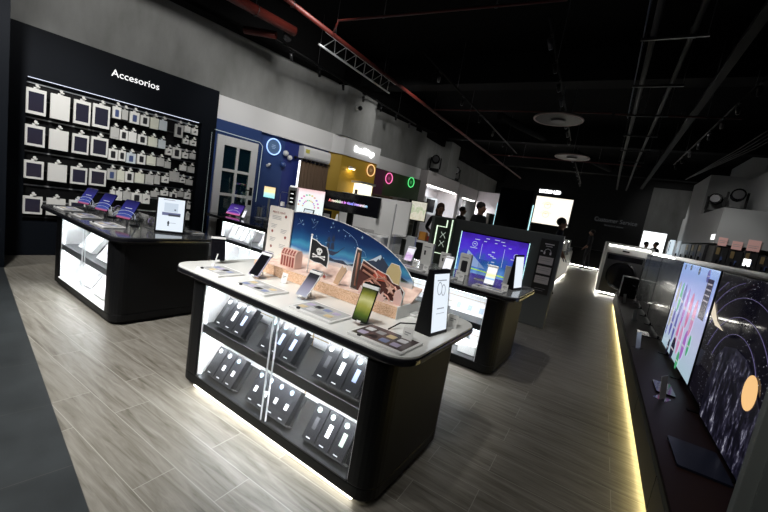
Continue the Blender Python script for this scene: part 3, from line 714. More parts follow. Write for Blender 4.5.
# rules board
rb = thing('rules_board', 'tall cream rules board with small pirate icons standing left of the arch', 'sign', onmain(-1.725, .66), MAINROT)
rb.location.z -= .002
g = G(); g.prism(rrect(0, 0, .275, .48, .015, 3), 0, .008, plane='XZ'); g.obj('board', CREAMP, rb)
text('lettering', 'PIRATE HUNT', .024, REDP, rb, (.04, -.001, .425), ext=.0004)
g = G()
for zz in (.40, .388, .376): g.box((.04, -.001, zz), (.15, 0, zz+.004))
for i, (x, z) in enumerate(((.04, .33), (.16, .30), (.04, .22), (.16, .18), (.04, .10), (.16, .075))):
    for k in range(3): g.box((x, -.001, z-.012*k), (x+.07-.01*k, 0, z-.012*k+.004))
g.obj('printed_text', GREYP, rb)
g = G()
for (x, z) in ((.20, .41), (.06, .275), (.22, .245), (.065, .15), (.215, .125), (.09, .045), (.20, .03)):
    g.prism(star(x, z, .014, 6, .7), -.001, 0, plane='XZ')
g.obj('printed_icon', REDP, rb)
g = G(); g.prism([(0.03, 0), (.09, 0), (.03, .15)], .005, .27, plane='YZ'); g.obj('rear_strut', CARD, rb)
# small clip on top
g = G(); g.box((.12, -.004, .49), (.15, .012, .525)); g.obj('clip', PLAST, rb)
def cutout(name, label, outl, m, x, y, z, rz=0, th=.006, edge=.006):
    """die-cut card figure with pale edge"""
    p = thing(name, label, 'cut-out', onmain(-.245 + x, .41 + y, .821 + z), MAINROT + rz)
    cx = sum(a for a, b in outl)/len(outl); cz = sum(b for a, b in outl)/len(outl)
    g = G(); g.prism([(cx + (a-cx)*(1+edge/.05*.35), cz + (b-cz)*(1+edge/.05*.35)) for a, b in outl], .0, th, plane='XZ'); g.obj('card_edge', CARD, p)
    g = G(); g.prism(outl, -.0012, -.0001, plane='XZ'); g.obj('printed_face', m, p)
    return p
# treasure chest
ch = thing('treasure_chest_cutout', 'folded card treasure chest with red panels and gold straps on the sand', 'cut-out', onmain(-.245-1.06, .41+.05, .821+.079), MAINROT)
g = G(); g.box((0, 0, 0), (.15, .07, .085)); g.prism([(0, .085), (.07, .085), (.07, .10), (.055, .128), (.015, .128), (0, .10)], 0, .15, plane='YZ'); g.obj('chest_box', mat('print_chest_gold', (.72, .48, .40), .6), ch)
g = G()
for i in range(5):
    x = .008 + i*.028; g.box((x, -.0015, .006), (x+.018, -.0002, .078)); g.box((x, -.0015, .090), (x+.018, -.0002, .10))
    g.face([(x, -.0008, .102), (x+.018, -.0008, .102), (x+.018, .0135, .1265), (x, .0135, .1265)])
g.box((-.0015, .01, .008), (-.0002, .06, .078)); g.obj('chest_panel', REDP, ch)
# flag
fl = thing('pirate_flag_cutout', 'black skull and crossbones flag on a white pole stuck in the sand', 'flag', onmain(-.245-.80, .41+.07, .821+.083), MAINROT); fl.scale = (1.6, 1, 1.22)
g = G(); g.tube([(0, 0, 0), (0, 0, .215)], .004, 8); g.ball((0, 0, .218), .006); g.obj('flag_pole', CARD, fl)
fo = [(.004, .08), (.035, .072), (.07, .074), (.105, .062), (.108, .10), (.104, .135), (.09, .168), (.06, .172), (.03, .19), (.004, .195)]
g = G(); g.prism([(.055+(a-.055)*1.09, .13+(b-.13)*1.09) for a, b in fo], .0, .003, plane='XZ'); g.obj('flag_edge', CARD, fl)
g = G(); g.prism(fo, -.0015, -.0001, plane='XZ'); g.obj('flag_cloth', BLKPRINT, fl)
g = G().at((.055, -.0017, .128), (0, 0, 0))
g.prism([(.017*math.cos(a*PI/8), .012+.016*math.sin(a*PI/8)) for a in range(16)], -.0008, 0, plane='XZ'); g.prism([(-.009, -.012), (.009, -.012), (.010, .003), (-.010, .003)], -.0006, 0, plane='XZ')
for sgn in (1, -1):
    c, s_ = math.cos(rad(25))*sgn, math.sin(rad(25)); w = .003
    g.prism([(-.035*c - 0, -.022-.035*s_*.5-w), (.035*c, -.022+.035*s_*.5-w), (.035*c, -.022+.035*s_*.5+w), (-.035*c, -.022-.035*s_*.5+w)], -.0007, 0, plane='XZ')
    for e in (1, -1): g.prism([(e*.035*c + .0055*math.cos(a*PI/4), -.022+e*.035*s_*.5 + .0055*math.sin(a*PI/4)) for a in range(8)], -.0009, 0, plane='XZ')
g.obj('skull_and_crossbones', CARD, fl)
g = G().at((.055, -.0028, .128), (0, 0, 0))
for e in (-1, 1): g.prism([(e*.0065 + .0042*math.cos(a*PI/4), .010+.0045*math.sin(a*PI/4)) for a in range(8)], -.0004, 0, plane='XZ')
g.prism([(-.002, .0), (.002, .0), (0, .005)], -.0004, 0, plane='XZ'); g.obj('skull_socket', BLKPRINT, fl)
# plank and crabs, starfish, wreck, map
cutout('plank_cutout', 'tan broken plank cut-out leaning on the sand before the wreck', [(-.02, 0), (.02, -.005), (.075, .105), (.065, .125), (.05, .115), (.035, .13), (.0, .06)], TANP, -.50, .03, .082)
cutout('crab_cutout', 'small red crab cut-out on the sand right of the flag', star(0, .014, .018, 6, .55), REDP, -.62, .05, .085)
cutout('crab_cutout', 'tiny red crab cut-out at the sand edge above the cork', star(0, .012, .014, 6, .55), REDP, -.665, .012, .080)
wr = thing('shipwreck_cutout', 'dark red layered shipwreck cut-out with starfish at the right end', 'cut-out', onmain(-.245-.40, .41+.06, .821+.083), MAINROT)
hull = [(0, .0), (.06, -.004), (.38, .0), (.385, .07), (.35, .10), (.30, .105), (.26, .14), (.20, .15), (.13, .17), (.07, .19), (.055, .12), (.045, .245), (.01, .25), (.0, .12)]
g = G(); g.prism([(.19+(a-.19)*1.04, .10+(b-.10)*1.06) for a, b in hull], 0, .006, plane='XZ'); g.obj('card_edge', CARD, wr)
g = G(); g.prism(hull, -.0015, -.0002, plane='XZ'); g.obj('hull', BROWNP, wr)
g = G()
for pts in ([(.07, .165), (.20, .13), (.30, .09), (.37, .06)], [(.08, .13), (.18, .10), (.26, .12)], [(.10, .06), (.16, .10), (.22, .05), (.18, .03)], [(.24, .13), (.30, .05), (.36, .03)], [(.03, .23), (.035, .02)]):
    g.tube([(a, -.005, b) for a, b in pts], .007, 6)
g.obj('broken_timber', mat('print_timber', (.42, .20, .14), .6), wr)
g = G()
for pts in ([(.09, .02), (.11, .06), (.15, .08), (.19, .06), (.21, .02)], [(.17, .15), (.20, .12), (.19, .09), (.23, .07)], [(.33, .09), (.35, .06), (.33, .03), (.36, .01)], [(.26, .03), (.29, .02), (.31, -.0)]):
    g.tube([(a, -.0135, b) for a, b in pts], .005, 6)
g.obj('tentacle', mat('print_salmon', (.72, .40, .32), .6), wr)
g = G(); g.prism(star(.30, .065, .032, 5, .38, 100), -.012, -.006, plane='XZ'); g.prism(star(.12, .03, .022, 5, .38, 80), -.012, -.006, plane='XZ'); g.obj('starfish', mat('print_starfish', (.80, .52, .42), .6), wr)
g = G(); g.prism([(.16, .12), (.20, .095), (.27, .10), (.25, .14), (.19, .155)], -.009, -.004, plane='XZ'); g.obj('red_crab', mat('print_crab', (.55, .10, .06), .6), wr)
g = G(); g.prism([(.005, .0), (.05, .0), (.048, .24), (.012, .245)], -.004, -.002, plane='XZ'); g.obj('mast_post', mat('print_mast', (.06, .05, .045), .6), wr)
cutout('map_cutout', 'pale treasure map cut-out standing behind the wreck', [(0, 0), (.11, 0), (.105, .09), (.085, .125), (.03, .13), (.005, .08)], mat('print_map', (.62, .5, .25), .6), -.21, .15, .155)
cutout('shell_cutout', 'pink shell cut-out at the right end of the cork base', [(0, 0), (.05, 0), (.055, .05), (.03, .095), (.0, .07)], mat('print_shell', (.75, .5, .45), .6), -.055, .03, .076)
for i in range(2):
    cutout('coral_cutout', ['pale pink coral cut-out at the foot of the wreck', 'pinkish coral cut-out right of the wreck foot'][i], [(0, 0), (.06, 0), (.07, .03), (.05, .025), (.045, .055), (.03, .03), (.012, .05), (.0, .02)], mat('print_shell'), -.30+.13*i, .012, .076)
# ------------------------------------------------------------ items on the left cabinet
FG = 'folding phones shown in tent shape on the dark cabinet'
def foldphone(label, loc, rz):
    p = thing('folding_phone', label, 'phone', loc, rz, FG); p.scale = (1.5, 1.35, 1.4)
    g = G().at((0, 0, .05), (rad(-30), 0, 0)); g.prism(rrect(-.065, 0, .065, .155, .01, 3), 0, .006, plane='XZ'); g.obj('phone_body', BLACKG, p, bevel=.001)
    a = G(); a.prism(rrect(-.062, .003, .062, .152, .008, 3), -.0008, .0002, plane='XZ'); sc = a.obj('screen', FOLDS, p, (0, 0, .05), (rad(-30), 0, 0))
    g = G(); g.torus((0, -.0012, .012), .10, .0022, 'Y', 14, 4, arc=PI, sy=.55); g.torus((0, -.0012, .008), .08, .0016, 'Y', 14, 4, arc=PI, sy=.4)
    g.obj('screen_graphic', mat('fold_arc', (.02, .02, .02), .3, emit=(.75, .8, 1), es=.7), sc)
    g = G().at((0, 0, .05), (rad(-30), 0, 0)); g.box((-.03, -.0015, .085), (.03, -.0009, .089)); g.obj('screen_word', mat('fold_arc'), p)
    g = G(); g.tube([(0, .05, .10), (0, .10, .05), (0, .12, .001)], .006, 8); g.tube([(0, .02, .06), (0, .04, .001)], .006, 8); g.lathe([(.03, 0), (.03, .008)], (0, .10, 0), 16); g.obj('security_stand', ALU, p)
    return p
LL = lambda lx, ly, z=.821: onisl(LLOC, LROT, lx, ly, z)
foldphone('folding phone with a blue glowing screen, farthest left on the dark cabinet', LL(-1.68, .26), rad(12))
foldphone('folding phone with a blue glowing screen, middle of the three on the dark cabinet', LL(-1.16, .26), rad(12))
foldphone('folding phone with a blue glowing screen, nearest the portrait sign', LL(-.60, .26), rad(14))
TL2 = 'pale specification trays along the dark cabinet'
for x, n in ((-1.80, 'far left'), (-1.28, 'middle'), (-.72, 'near right')):
    tray('spec_tray', 'pale specification tray, %s of the dark cabinet before the accessory wall' % n, LL(x, .03), LROT, .33, .19, TL2, 7)
tray('spec_tray', 'pale specification tray at the right back corner of the dark cabinet', LL(-.22, .62), LROT + rad(80), .26, .17, TL2, 3)
for i, (x, y, d) in enumerate(((-1.45, .50, 'farthest left'), (-.96, .50, 'in the middle'), (-.48, .45, 'beside the portrait sign'))):
    p = thing('watch_stand', 'clear acrylic stand with a dark watch, %s on the dark cabinet' % d, 'stand', LL(x, y), LROT + rad(15*i), 'clear watch stands on the dark cabinet')
    g = G(); g.box((-.05, 0, 0), (.05, .07, .006)); g.box((-.045, .05, .006), (.045, .054, .13)); g.obj('acrylic_body', ACRYL, p)
    g = G().at((0, .0, .07), (rad(-25), 0, 0)); g.lathe([(.021, 0), (.021, .01)], (0, 0, 0), 16, axis='Y'); g.obj('watch_case', DSTEEL, p)
    g = G(); g.torus((0, .03, .07), .034, .006, 'X', 20, 6); g.obj('watch_strap', mat('lilac_strap', (.30, .25, .45), .5) if i != 1 else BLKPRINT, p)
p, sc = totem('black-framed portrait sign with a white page showing a watch, on the dark cabinet', LL(-.22, .53), rad(58), .26, .36, SCRW, 7, .03, .10)
g = G(); g.box((-.07, -.0025, .325), (.03, -.002, .333)); g.box((.0, -.0025, .10), (.05, -.002, .105)); g.obj('screen_graphic', mat('screen_ink_pale', (.02, .02, .02), .3, emit=(.6, .65, .75), es=.7), sc)
g = G(); g.box((-.075, -.0028, .175), (.085, -.002, .205)); g.obj('screen_graphic', mat('screen_ink_blue', (.02, .02, .02), .3, emit=(.25, .28, .5), es=.6), sc)
g = G(); g.box((-.02, -.003, .17), (.085, -.0021, .19)); g.lathe([(.011, -.003), (.011, -.002)], (-.015, 0, .10), 12, axis='Y'); g.box((-.021, -.003, .07), (-.009, -.002, .12)); g.lathe([(.008, -.003), (.008, -.002)], (.035, 0, .235), 8, axis='Y'); g.obj('screen_graphic', PRB, sc)
g = G(); g.box((-.06, -.0024, .21), (.06, -.002, .30)); g.obj('screen_graphic', mat('screen_tint', (.02, .02, .02), .3, emit=(.68, .78, .90), es=.9), sc)
p = thing('acrylic_holder', 'small clear acrylic holder right of the portrait sign', 'stand', LL(-.30, .68), LROT)
g = G(); g.box((-.03, -.03, 0), (.03, .03, .006)); g.obj('acrylic_base', ACRYL, p)
g = G(); g.box((-.028, -.002, .006), (.028, .002, .07)); g.obj('acrylic_upright', ACRYL, p)

# white boxes inside the left cabinet
def white_box(L, rz, lx, ly, zb, label, w=.30, h=.24, d=.05, lean=35, turn=0, grp='white product boxes in the lit cabinet before the accessory wall', band=True):
    p = thing('product_box', label, 'box', onisl(L, rz, lx, ly, zb+d*math.sin(rad(lean))), 0, grp, rot=(rad(-lean), 0, rz + rad(turn)))
    g = G(); g.box((0, 0, 0), (w, d, h)); g.obj('carton', WHITEG, p, bevel=.004)
    if band: g = G(); g.box((w*.22, -.001, h*.30), (w*.60, 0, h*.36)); g.obj('printed_band', GREYP, p)
    return p
white_box(LLOC, LROT, -1.22, .10, .455, 'white product box, upper shelf at the left of the lit cabinet', .36, .22, band=False)
white_box(LLOC, LROT, -.66, .08, .455, 'white product box with grey band, upper shelf right of the glass bars')
white_box(LLOC, LROT, -.34, .10, .455, 'white product box cut off by the right edge, upper shelf', .15, .23, .05, band=False)
white_box(LLOC, LROT, -1.21, .08, .112, 'white product box with grey band, bottom left of the lit cabinet', .36, .22)
white_box(LLOC, LROT, -.68, .06, .112, 'white product box with grey band, bottom shelf right of the glass bars', .27, .22)
white_box(LLOC, LROT, -.36, .08, .112, 'white product box at the bottom right of the lit cabinet', .17, .22)

# ------------------------------------------------------------ items on and in the cabinet before the door
BB = lambda lx, ly, z=.821: onisl(BLOC, rad(-3), lx, ly, z)
p = thing('tablet_easel', 'small glossy purple screen leaning on the cabinet before the white door', 'screen', BB(-1.60, .30), rad(-3), rot=(0, 0, rad(6))); p.scale = (1.15, 1.1, 1.15)
PURS = grad_screen('purple_screen', [(0, (1, .25, .35)), (.14, (.6, .15, .55)), (.25, (.12, .06, .45)), (.7, (.10, .05, .35)), (1, (.02, .01, .1))], 'Z', 0, .19, .8)
g = G().at((0, 0, .02), (rad(-32), 0, 0)); g.prism(rrect(-.15, 0, .15, .20, .01, 3), 0, .008, plane='XZ'); g.obj('tablet_body', BLACKG, p)
a = G(); a.prism(rrect(-.145, .005, .145, .195, .008, 3), -.0008, .0, plane='XZ'); sc = a.obj('screen', PURS, p, (0, 0, .02), (rad(-32), 0, 0))
g = G(); g.torus((0, -.001, .02), .13, .003, 'Y', 16, 4, arc=PI, sy=.5); g.box((-.04, -.0015, .12), (.04, -.0009, .127)); g.obj('screen_graphic', mat('fold_arc'), sc)
g = G(); g.prism([(.02, 0), (.13, 0), (.07, .10)], -.05, .05, plane='YZ'); g.obj('rest', ALU, p)
phone('phone', 'small phone with a white screen beside the purple tablet', BB(-1.27, .28), rad(5), 24, WHS, BLACKG, .06, .13)
for i, (x, y, h, w, d) in enumerate(((-1.12, .45, .28, .15, 'tall clear box with two white earbud cases'), (-.72, .30, .12, .12, 'low clear box holding small dark gadgets'))):
    p = thing('acrylic_box', d + ' on the cabinet before the door', 'display box', BB(x, y), rad(-3))
    g = G(); g.box((-w/2, 0, 0), (w/2, .10, .006)); g.box((-w/2, .094, .006), (w/2, .1, h)); g.box((-w/2, 0, .006), (-w/2+.004, .094, h)); g.obj('acrylic_body', ACRYL, p)
    g = G()
    if i == 0: g.box((-.055, .03, .08), (-.02, .06, .24)); g.box((.015, .03, .08), (.05, .06, .24)); g.box((-.06, .02, .006), (.06, .07, .03))
    else: g.ball((-.02, .03, .04), .025); g.ball((.03, .04, .06), .02); g.box((-.05, .03, .006), (.05, .07, .02))
    g.obj('gadget', PLAST if i == 0 else GREYP, p)
for i, (x, z) in enumerate(((-1.36, .455), (-1.20, .455), (-1.05, .455), (-.90, .455))):
    white_box(BLOC, rad(-3), x, .10, z, 'slim white box leaning on the upper shelf before the door, %s from left' % ORD[i], .10, .24, .05, 30, 10, 'slim white boxes in the cabinet before the door', band=False)
white_box(BLOC, rad(-3), -.58, .12, .455, 'white box leaning at the right end of the upper shelf before the door', .26, .26, .05, 28, 0, 'slim white boxes in the cabinet before the door', band=False)
# tall thin wire arch and small warm screen behind
p = thing('wire_stand', 'thin looped wire stand rising beside the small glowing screen', 'stand', (-5.17, 4.90, .821), 0)
g = G(); g.tube([(-.11, 0, 0), (-.11, 0, .52), (-.08, 0, .56), (.08, 0, .56), (.11, 0, .52), (.11, 0, 0)], .005, 6); g.box((-.13, -.03, -.001), (.13, .03, .004)); g.obj('wire_loop', ALU, p)
g = G(); g.prism(rrect(.085, .30, .14, .35, .004), -.01, .0, plane='XZ'); 
g.obj('clip', PLAST, p)
p = thing('small_screen', 'small landscape screen glowing yellow and cyan in front of the blue wall', 'screen', (-5.60, 4.92, .821), rad(4))
SUN = grad_screen('yellow_cyan_screen', [(0, (.35, .85, .9)), (.4, (.65, .95, .85)), (.55, (1, .9, .4)), (.75, (1, .85, .55)), (1, (.95, .7, .35))], 'Z', .41, .61, 1.1, .03, 9)
g = G(); g.box((-.15, 0, .40), (.15, .02, .62)); g.obj('screen_housing', DSTEEL, p)
g = G(); g.box((-.143, -.002, .407), (.143, -.0005, .613)); g.obj('screen', SUN, p)
g = G(); g.box((-.02, .005, .004), (.02, .02, .40)); g.box((-.09, -.04, 0), (.09, .06, .004)); g.obj('screen_stand', ALU, p)
# table carrying the wire stand and the small screen
t = thing('side_table', 'white side table behind the cabinet before the door', 'table', (-5.18, 4.93, 0), 0)
g = G(); g.prism(rrect(-.62, -.17, .5, .17, .06), .79, .820); g.obj('table_top', WHITE, t)
for x, y in ((-.48, -.12), (.43, -.12), (-.48, .12), (.43, .12)):
    g = G(); g.box((x, y-.02, 0), (x+.04, y+.02, .79)); g.obj('leg', WHITE, t)
# ------------------------------------------------------------ monitor desk
t = thing('monitor_desk', 'white monitor desk with tall side panel under the wide black screen', 'desk', (-3.70, 5.45, 0), 0)
g = G(); g.prism([(-1.62, -.35), (.42, -.35), (.66, -.20), (.66, .45), (-1.62, .45)], .93, .955); g.obj('desk_top', mat('desk_top_grey', (.22, .215, .205), .25), t, bevel=.004)
g = G(); g.prism([(-1.62, -.353), (.42, -.353), (.664, -.20), (.664, -.19), (.42, -.343), (-1.62, -.343)], .925, .957); g.obj('desk_edge', WHITE, t)
g = G(); g.box((-1.6, -.31, .05), (.60, .42, .925)); g.obj('desk_base', WHITE, t)
g = G(); g.box((.37, -.18, .957), (.70, -.14, 1.50)); g.box((.665, -.18, .03), (.70, -.14, .956)); g.box((-.9, .42, .957), (.667, .46, 1.58)); g.obj('side_panel', mat('side_panel_grey', (.66, .66, .65), .5), t)
# ultrawide monitor
m_ = thing('ultrawide_monitor', 'very wide black monitor showing a rainbow line of words', 'monitor', (-3.88, 5.22, .957), rad(-1))
g = G(); g.box((-.63, 0, .255), (.61, .03, .60)); g.obj('monitor_housing', BLACK, m_, bevel=.004)
g = G(); g.box((-.62, -.0015, .263), (.60, -.0002, .592)); g.obj('screen', OFFS, m_)
g = G(); g.box((-.06, .03, .0), (.06, .07, .40)); g.box((-.14, -.04, 0), (.14, .16, .012)); g.obj('monitor_stand', BLACK, m_)
RB = mat('rainbow_text', (.02, .02, .02), .3)
_tc = nd(RB, 'ShaderNodeTexCoord'); _sx = nd(RB, 'ShaderNodeSeparateXYZ'); lk(RB, _tc.outputs['Object'], _sx.inputs[0])
_mr = nd(RB, 'ShaderNodeMapRange'); _mr.inputs[1].default_value = 0; _mr.inputs[2].default_value = .95; lk(RB, _sx.outputs['X'], _mr.inputs[0])
_r = ramp(RB, [(0, (1, .1, .1)), (.12, (1, .8, .7)), (.28, (.7, .9, .6)), (.4, (.9, .25, .9)), (.6, (.25, .3, 1)), (.75, (.6, .4, 1)), (.88, (1, .8, .8)), (1, (.3, .7, 1))]); lk(RB, _mr.outputs[0], _r.inputs[0]); lk(RB, _r.outputs[0], bsdf(RB).inputs['Emission Color']); bsdf(RB).inputs['Emission Strength'].default_value = 1.6
text('lettering', 'A revolution in visual immersion', .072, RB, m_, (-.50, -.003, .405), ext=.0004, bold=.0012, sx=.92)
# colourful monitor
c_ = thing('monitor', 'bright white monitor with a ring of coloured petals, left of the wide one', 'monitor', (-4.82, 5.22, .957), rad(-1))
CS_ = grad_screen('petal_screen', [(0, (.85, .95, 1)), (.5, (.92, 1, .95)), (.85, (1, .93, .96)), (1, (.95, .6, .6))], 'Z', .02, .56, 1.0, .08, 6)
g = G(); g.box((-.42, 0, .02), (.35, .03, .56)); g.obj('monitor_housing', BLACK, c_)
g = G(); g.box((-.415, -.002, .025), (.345, -.0005, .555)); sc = g.obj('screen', CS_, c_)
pc = [(.9, .2, .5), (.8, .25, .75), (.5, .3, .9), (.95, .5, .4), (.95, .8, .3), (.5, .85, .4), (.3, .75, .6)]
for k in range(11):
    a = rad(10 + 16*k); x, z = .26*math.cos(a)-.03, .20 + .25*math.sin(a)
    g = G(); g.prism([(x + .028*math.cos(q*PI/4+a), z + .016*math.sin(q*PI/4+a)) for q in range(8)], -.0035, -.0022, plane='XZ')
    g.prism([(.6*x + .02*math.cos(q*PI/4), .22+(z-.22)*.55 + .014*math.sin(q*PI/4)) for q in range(8)], -.0035, -.0022, plane='XZ')
    cc = pc[k % 7]; g.obj('screen_petal', mat('petal_%d' % (k % 7), (.02, .02, .02), .3, emit=cc, es=.8), sc)
g = G(); g.box((-.03, .03, .0), (.03, .06, .3)); g.box((-.12, -.03, 0), (.12, .12, .01)); g.obj('monitor_stand', BLACK, c_)
# tall white pylon with black screens
p = thing('white_pylon', 'white pylon with a black strip of icons left of the petal monitor', 'display', (-5.22, 4.98+.16, 0), 0)
g = G(); g.box((-.11, 0, .957), (.11, .05, 1.50)); g.obj('pylon_body', WHITE, p)
g = G(); g.box((-.07, -.002, 1.16), (.08, -.0005, 1.44)); g.obj('screen', OFFS, p)
g = G(); g.box((-.04, -.004, 1.37), (.04, -.0025, 1.385)); g.box((-.04, -.004, 1.28), (.04, -.0025, 1.30)); g.box((-.04, -.004, 1.21), (.04, -.0025, 1.23)); g.obj('screen_icon', SIGNM, p)
g = G(); g.box((-.08, .0, 1.501), (.06, .03, 1.53)); g.obj('top_light', SIGNM, p)
p = thing('light_tube', 'upright white light tube in front of the brown curtain', 'lamp', TW(-6.60, 4.68, 0), TROT)
g = G(); g.box((-.04, -.04, 0), (.04, .04, .02)); g.obj('lamp_base', BLACK, p)
g = G(); g.box((-.014, -.014, .02), (.014, .014, 2.08)); g.obj('light_tube', mat('tube_white', (.8, .8, .8), emit=(.9, .93, 1), es=2.2), p)
# small framed tablet and white cone bottle on the desk
p = thing('small_tablet', 'small black-framed tablet with a white page before the petal monitor', 'tablet', (-4.70, 5.06, .957), rad(3), rot=(rad(-12), 0, rad(3)))
g = G(); g.box((-.12, 0, 0), (.12, .012, .20)); g.obj('tablet_frame', BLACK, p)
g = G(); g.box((-.10, -.002, .02), (.10, -.0005, .185)); g.obj('screen', mat('page_white', (.02, .02, .02), .2, emit=(.85, .95, 1), es=.8), p)
p = thing('small_tablet', 'small dark-framed grey panel under the left end of the wide monitor', 'tablet', (-4.27, 5.10, .957), rad(3))
g = G(); g.box((-.10, 0, 0), (.09, .012, .24)); g.obj('tablet_frame', BLACK, p)
g = G(); g.box((-.075, -.002, .03), (.065, -.0005, .18)); g.obj('screen', GREYP, p)
p = thing('white_cone', 'small white cone-shaped gadget under the wide monitor', 'gadget', (-4.02, 5.08, .957))
g = G(); g.lathe([(.042, 0), (.040, .03), (.020, .17), (.010, .21)], seg=16); g.obj('cone_body', PLAST, p)
g = G(); g.lathe([(.045, -.0005), (.045, .006)], seg=16); g.obj('cone_foot', WHITE, p)

# ---------- further desk with dark monitors right of the side panel
t = thing('rear_desk', 'dark grey desk carrying small monitors behind the white side panel', 'desk', (-2.85, 6.6, 0), 0)
g = G(); g.box((-.9, -.4, .90), (.55, .3, .93)); g.obj('desk_top', GREYTOP, t)
g = G(); g.box((-.9, -.402, .885), (.55, -.40, .925)); g.obj('desk_edge', WHITE, t)
g = G(); g.box((-.85, -.1, .04), (.5, .28, .90)); g.obj('desk_base', KIOSKG, t)
p = thing('monitor', 'upright monitor with a pale floral picture beside the green wall', 'monitor', (-3.20, 6.50, .931), rad(2))
FLW = grad_screen('floral_screen', [(0, (.75, .7, .5)), (.4, (.9, .85, .7)), (.6, (.55, .65, .4)), (.8, (.9, .86, .75)), (1, (.8, .78, .65))], 'Z', .3, .7, .75, .7, 9)
g = G(); g.box((-.21, 0, .32), (.19, .03, .72)); g.obj('monitor_housing', BLACK, p)
g = G(); g.box((-.15, -.002, .34), (.18, -.0005, .70)); g.obj('screen', FLW, p)
g = G(); g.box((-.03, .01, .012), (.03, .04, .32)); g.box((-.1, -.06, 0), (.1, .1, .012)); g.obj('monitor_stand', BLACK, p)
p = thing('monitor', 'black monitor with two short white words left of the floral one', 'monitor', (-3.68, 6.45, .931), rad(2))
g = G(); g.box((-.20, 0, .22), (.20, .03, .66)); g.obj('monitor_housing', BLACK, p)
g = G(); g.box((-.19, -.002, .23), (.19, -.0005, .65)); g.obj('screen', OFFS, p)
g = G(); g.box((-.12, -.004, .60), (.10, -.0025, .625)); g.box((-.02, -.004, .47), (.12, -.0025, .49)); g.obj('screen_word', mat('word_violet', (.02, .02, .02), .3, emit=(.6, .55, 1), es=1), p)
g = G(); g.box((-.03, .01, .012), (.03, .04, .22)); g.box((-.1, -.06, 0), (.1, .1, .012)); g.obj('monitor_stand', BLACK, p)
for i, (x, z, c, w) in enumerate(((-2.80, .931, mat('box_red', (.5, .04, .03), .5), .16), (-2.60, .931, mat('box_blue', (.05, .10, .45), .5), .14), (-2.98, .931, mat('box_orange', (.65, .28, .05), .5), .14))):
    g = G(); g.box((0, 0, 0), (w, .10, .09+.03*i)); o = g.obj('game_case', c, None, (x, 6.30, z), bevel=.002); tag(o, '%s flat box on the dark desk behind the phones' % ['red', 'blue', 'orange'][i], 'box', 'small coloured boxes on the dark desk')
# black shopping bag like sleeve
# ------------------------------------------------------------ second cabinet items
SS = lambda lx, ly, z=.821: onisl(SLOC, MAINROT, lx, ly, z)
phone('phone', 'phone with a pink and white screen at the left of the grey counter', SS(-1.32, .40), rad(4), 30, PKS, ALU, .085, .165)
phone('phone', 'phone with a plain white screen in the middle of the grey counter', SS(-.74, .22), rad(2), 24, WHS, ALU, .080, .165)
YB = grad_screen('yellow_blue_screen', [(0, (.9, .95, 1)), (.3, (.9, .95, 1)), (.36, (.2, .45, .95)), (.44, (.8, .95, .9)), (.6, (1, .95, .4)), (.75, (1, 1, .9)), (1, (.95, .97, 1))], 'Z', 0, .165, 1.1)
phone('phone', 'phone with a yellow, white and blue screen before the blue panel', SS(-.26, .22), rad(2), 24, YB, ALU, .085, .175)
p, sc = totem('thin black slanted portrait screen seen nearly edge-on on the grey counter', SS(-.03, .50), rad(78), .22, .36, SCRW, 7, .03, .08)
def prodbox(label, loc, rz, w, d, h, face='phone'):
    p = thing('product_box', label, 'box', loc, rz, 'upright boxes on the grey counter')
    g = G(); g.box((0, 0, 0), (w, d, h)); g.obj('carton', PACK, p, bevel=.003)
    g = G()
    if face == 'phone': g.prism([(w*.5 + (u-.5)*w*.55, v*h*.55 + h*.12) for u, v in rr01], -.0015, 0, plane='XZ')
    else: g.box((w*.25, -.0015, h*.45), (w*.4, 0, h*.65))
    g.obj('printed_picture', BLKPRINT, p)
    g = G(); g.box((w*.2, -.0012, h*.80), (w*.8, 0, h*.84)); g.obj('printed_line', GREYP, p)
    return p
prodbox('tall white box with small dark picture, right of the pink-screened phone', SS(-1.23, .56), rad(2), .14, .06, .27, 'x')
prodbox('white box with a black phone picture before the blue panel', SS(-.74, .58), rad(2), .13, .07, .24)
prodbox('pale blank box right of the tall white box', SS(-1.02, .66), rad(2), .12, .05, .19, 'x')
for i, (x, y, w, h, d) in enumerate(((-1.58, .52, .10, .30, 'tall clear stand at the far left of the grey counter'), (-1.44, .62, .12, .30, 'tall white plastic stand beside the clear one'), (-.44, .50, .10, .22, 'clear box tower before the blue panel'), (-.16, .66, .14, .20, 'pale acrylic block near the slanted screen'))):
    p = thing('acrylic_stand', d, 'stand', SS(x, y), rad(3*i), 'clear display stands on the grey counter')
    g = G(); g.box((-w/2, 0, .006), (w/2, .05, h)); g.obj('acrylic_body', ACRYL if i in (0, 2) else mat('frosted', (.55, .57, .58), .3), p, bevel=.002)
    g = G(); g.box((-w/2-.01, -.01, 0), (w/2+.01, .06, .006)); g.obj('stand_base', PLAST, p)
for i, (x, y) in enumerate(((-1.12, .22), (-.93, .12), (-.52, .12), (-.08, .16), (-.62, .30))):
    card('white price card on the grey counter, %s from left' % ORD[[0, 1, 3, 4, 2][i]], SS(x, y), rad(2), .06, .075)
for i, x in enumerate((-1.22, -.88, -.36)):
    tray('spec_tray', 'pale specification tray on the grey counter, %s from left' % ORD[i], SS(x, .02), MAINROT, .30, .17, 'pale specification trays on the grey counter', i)
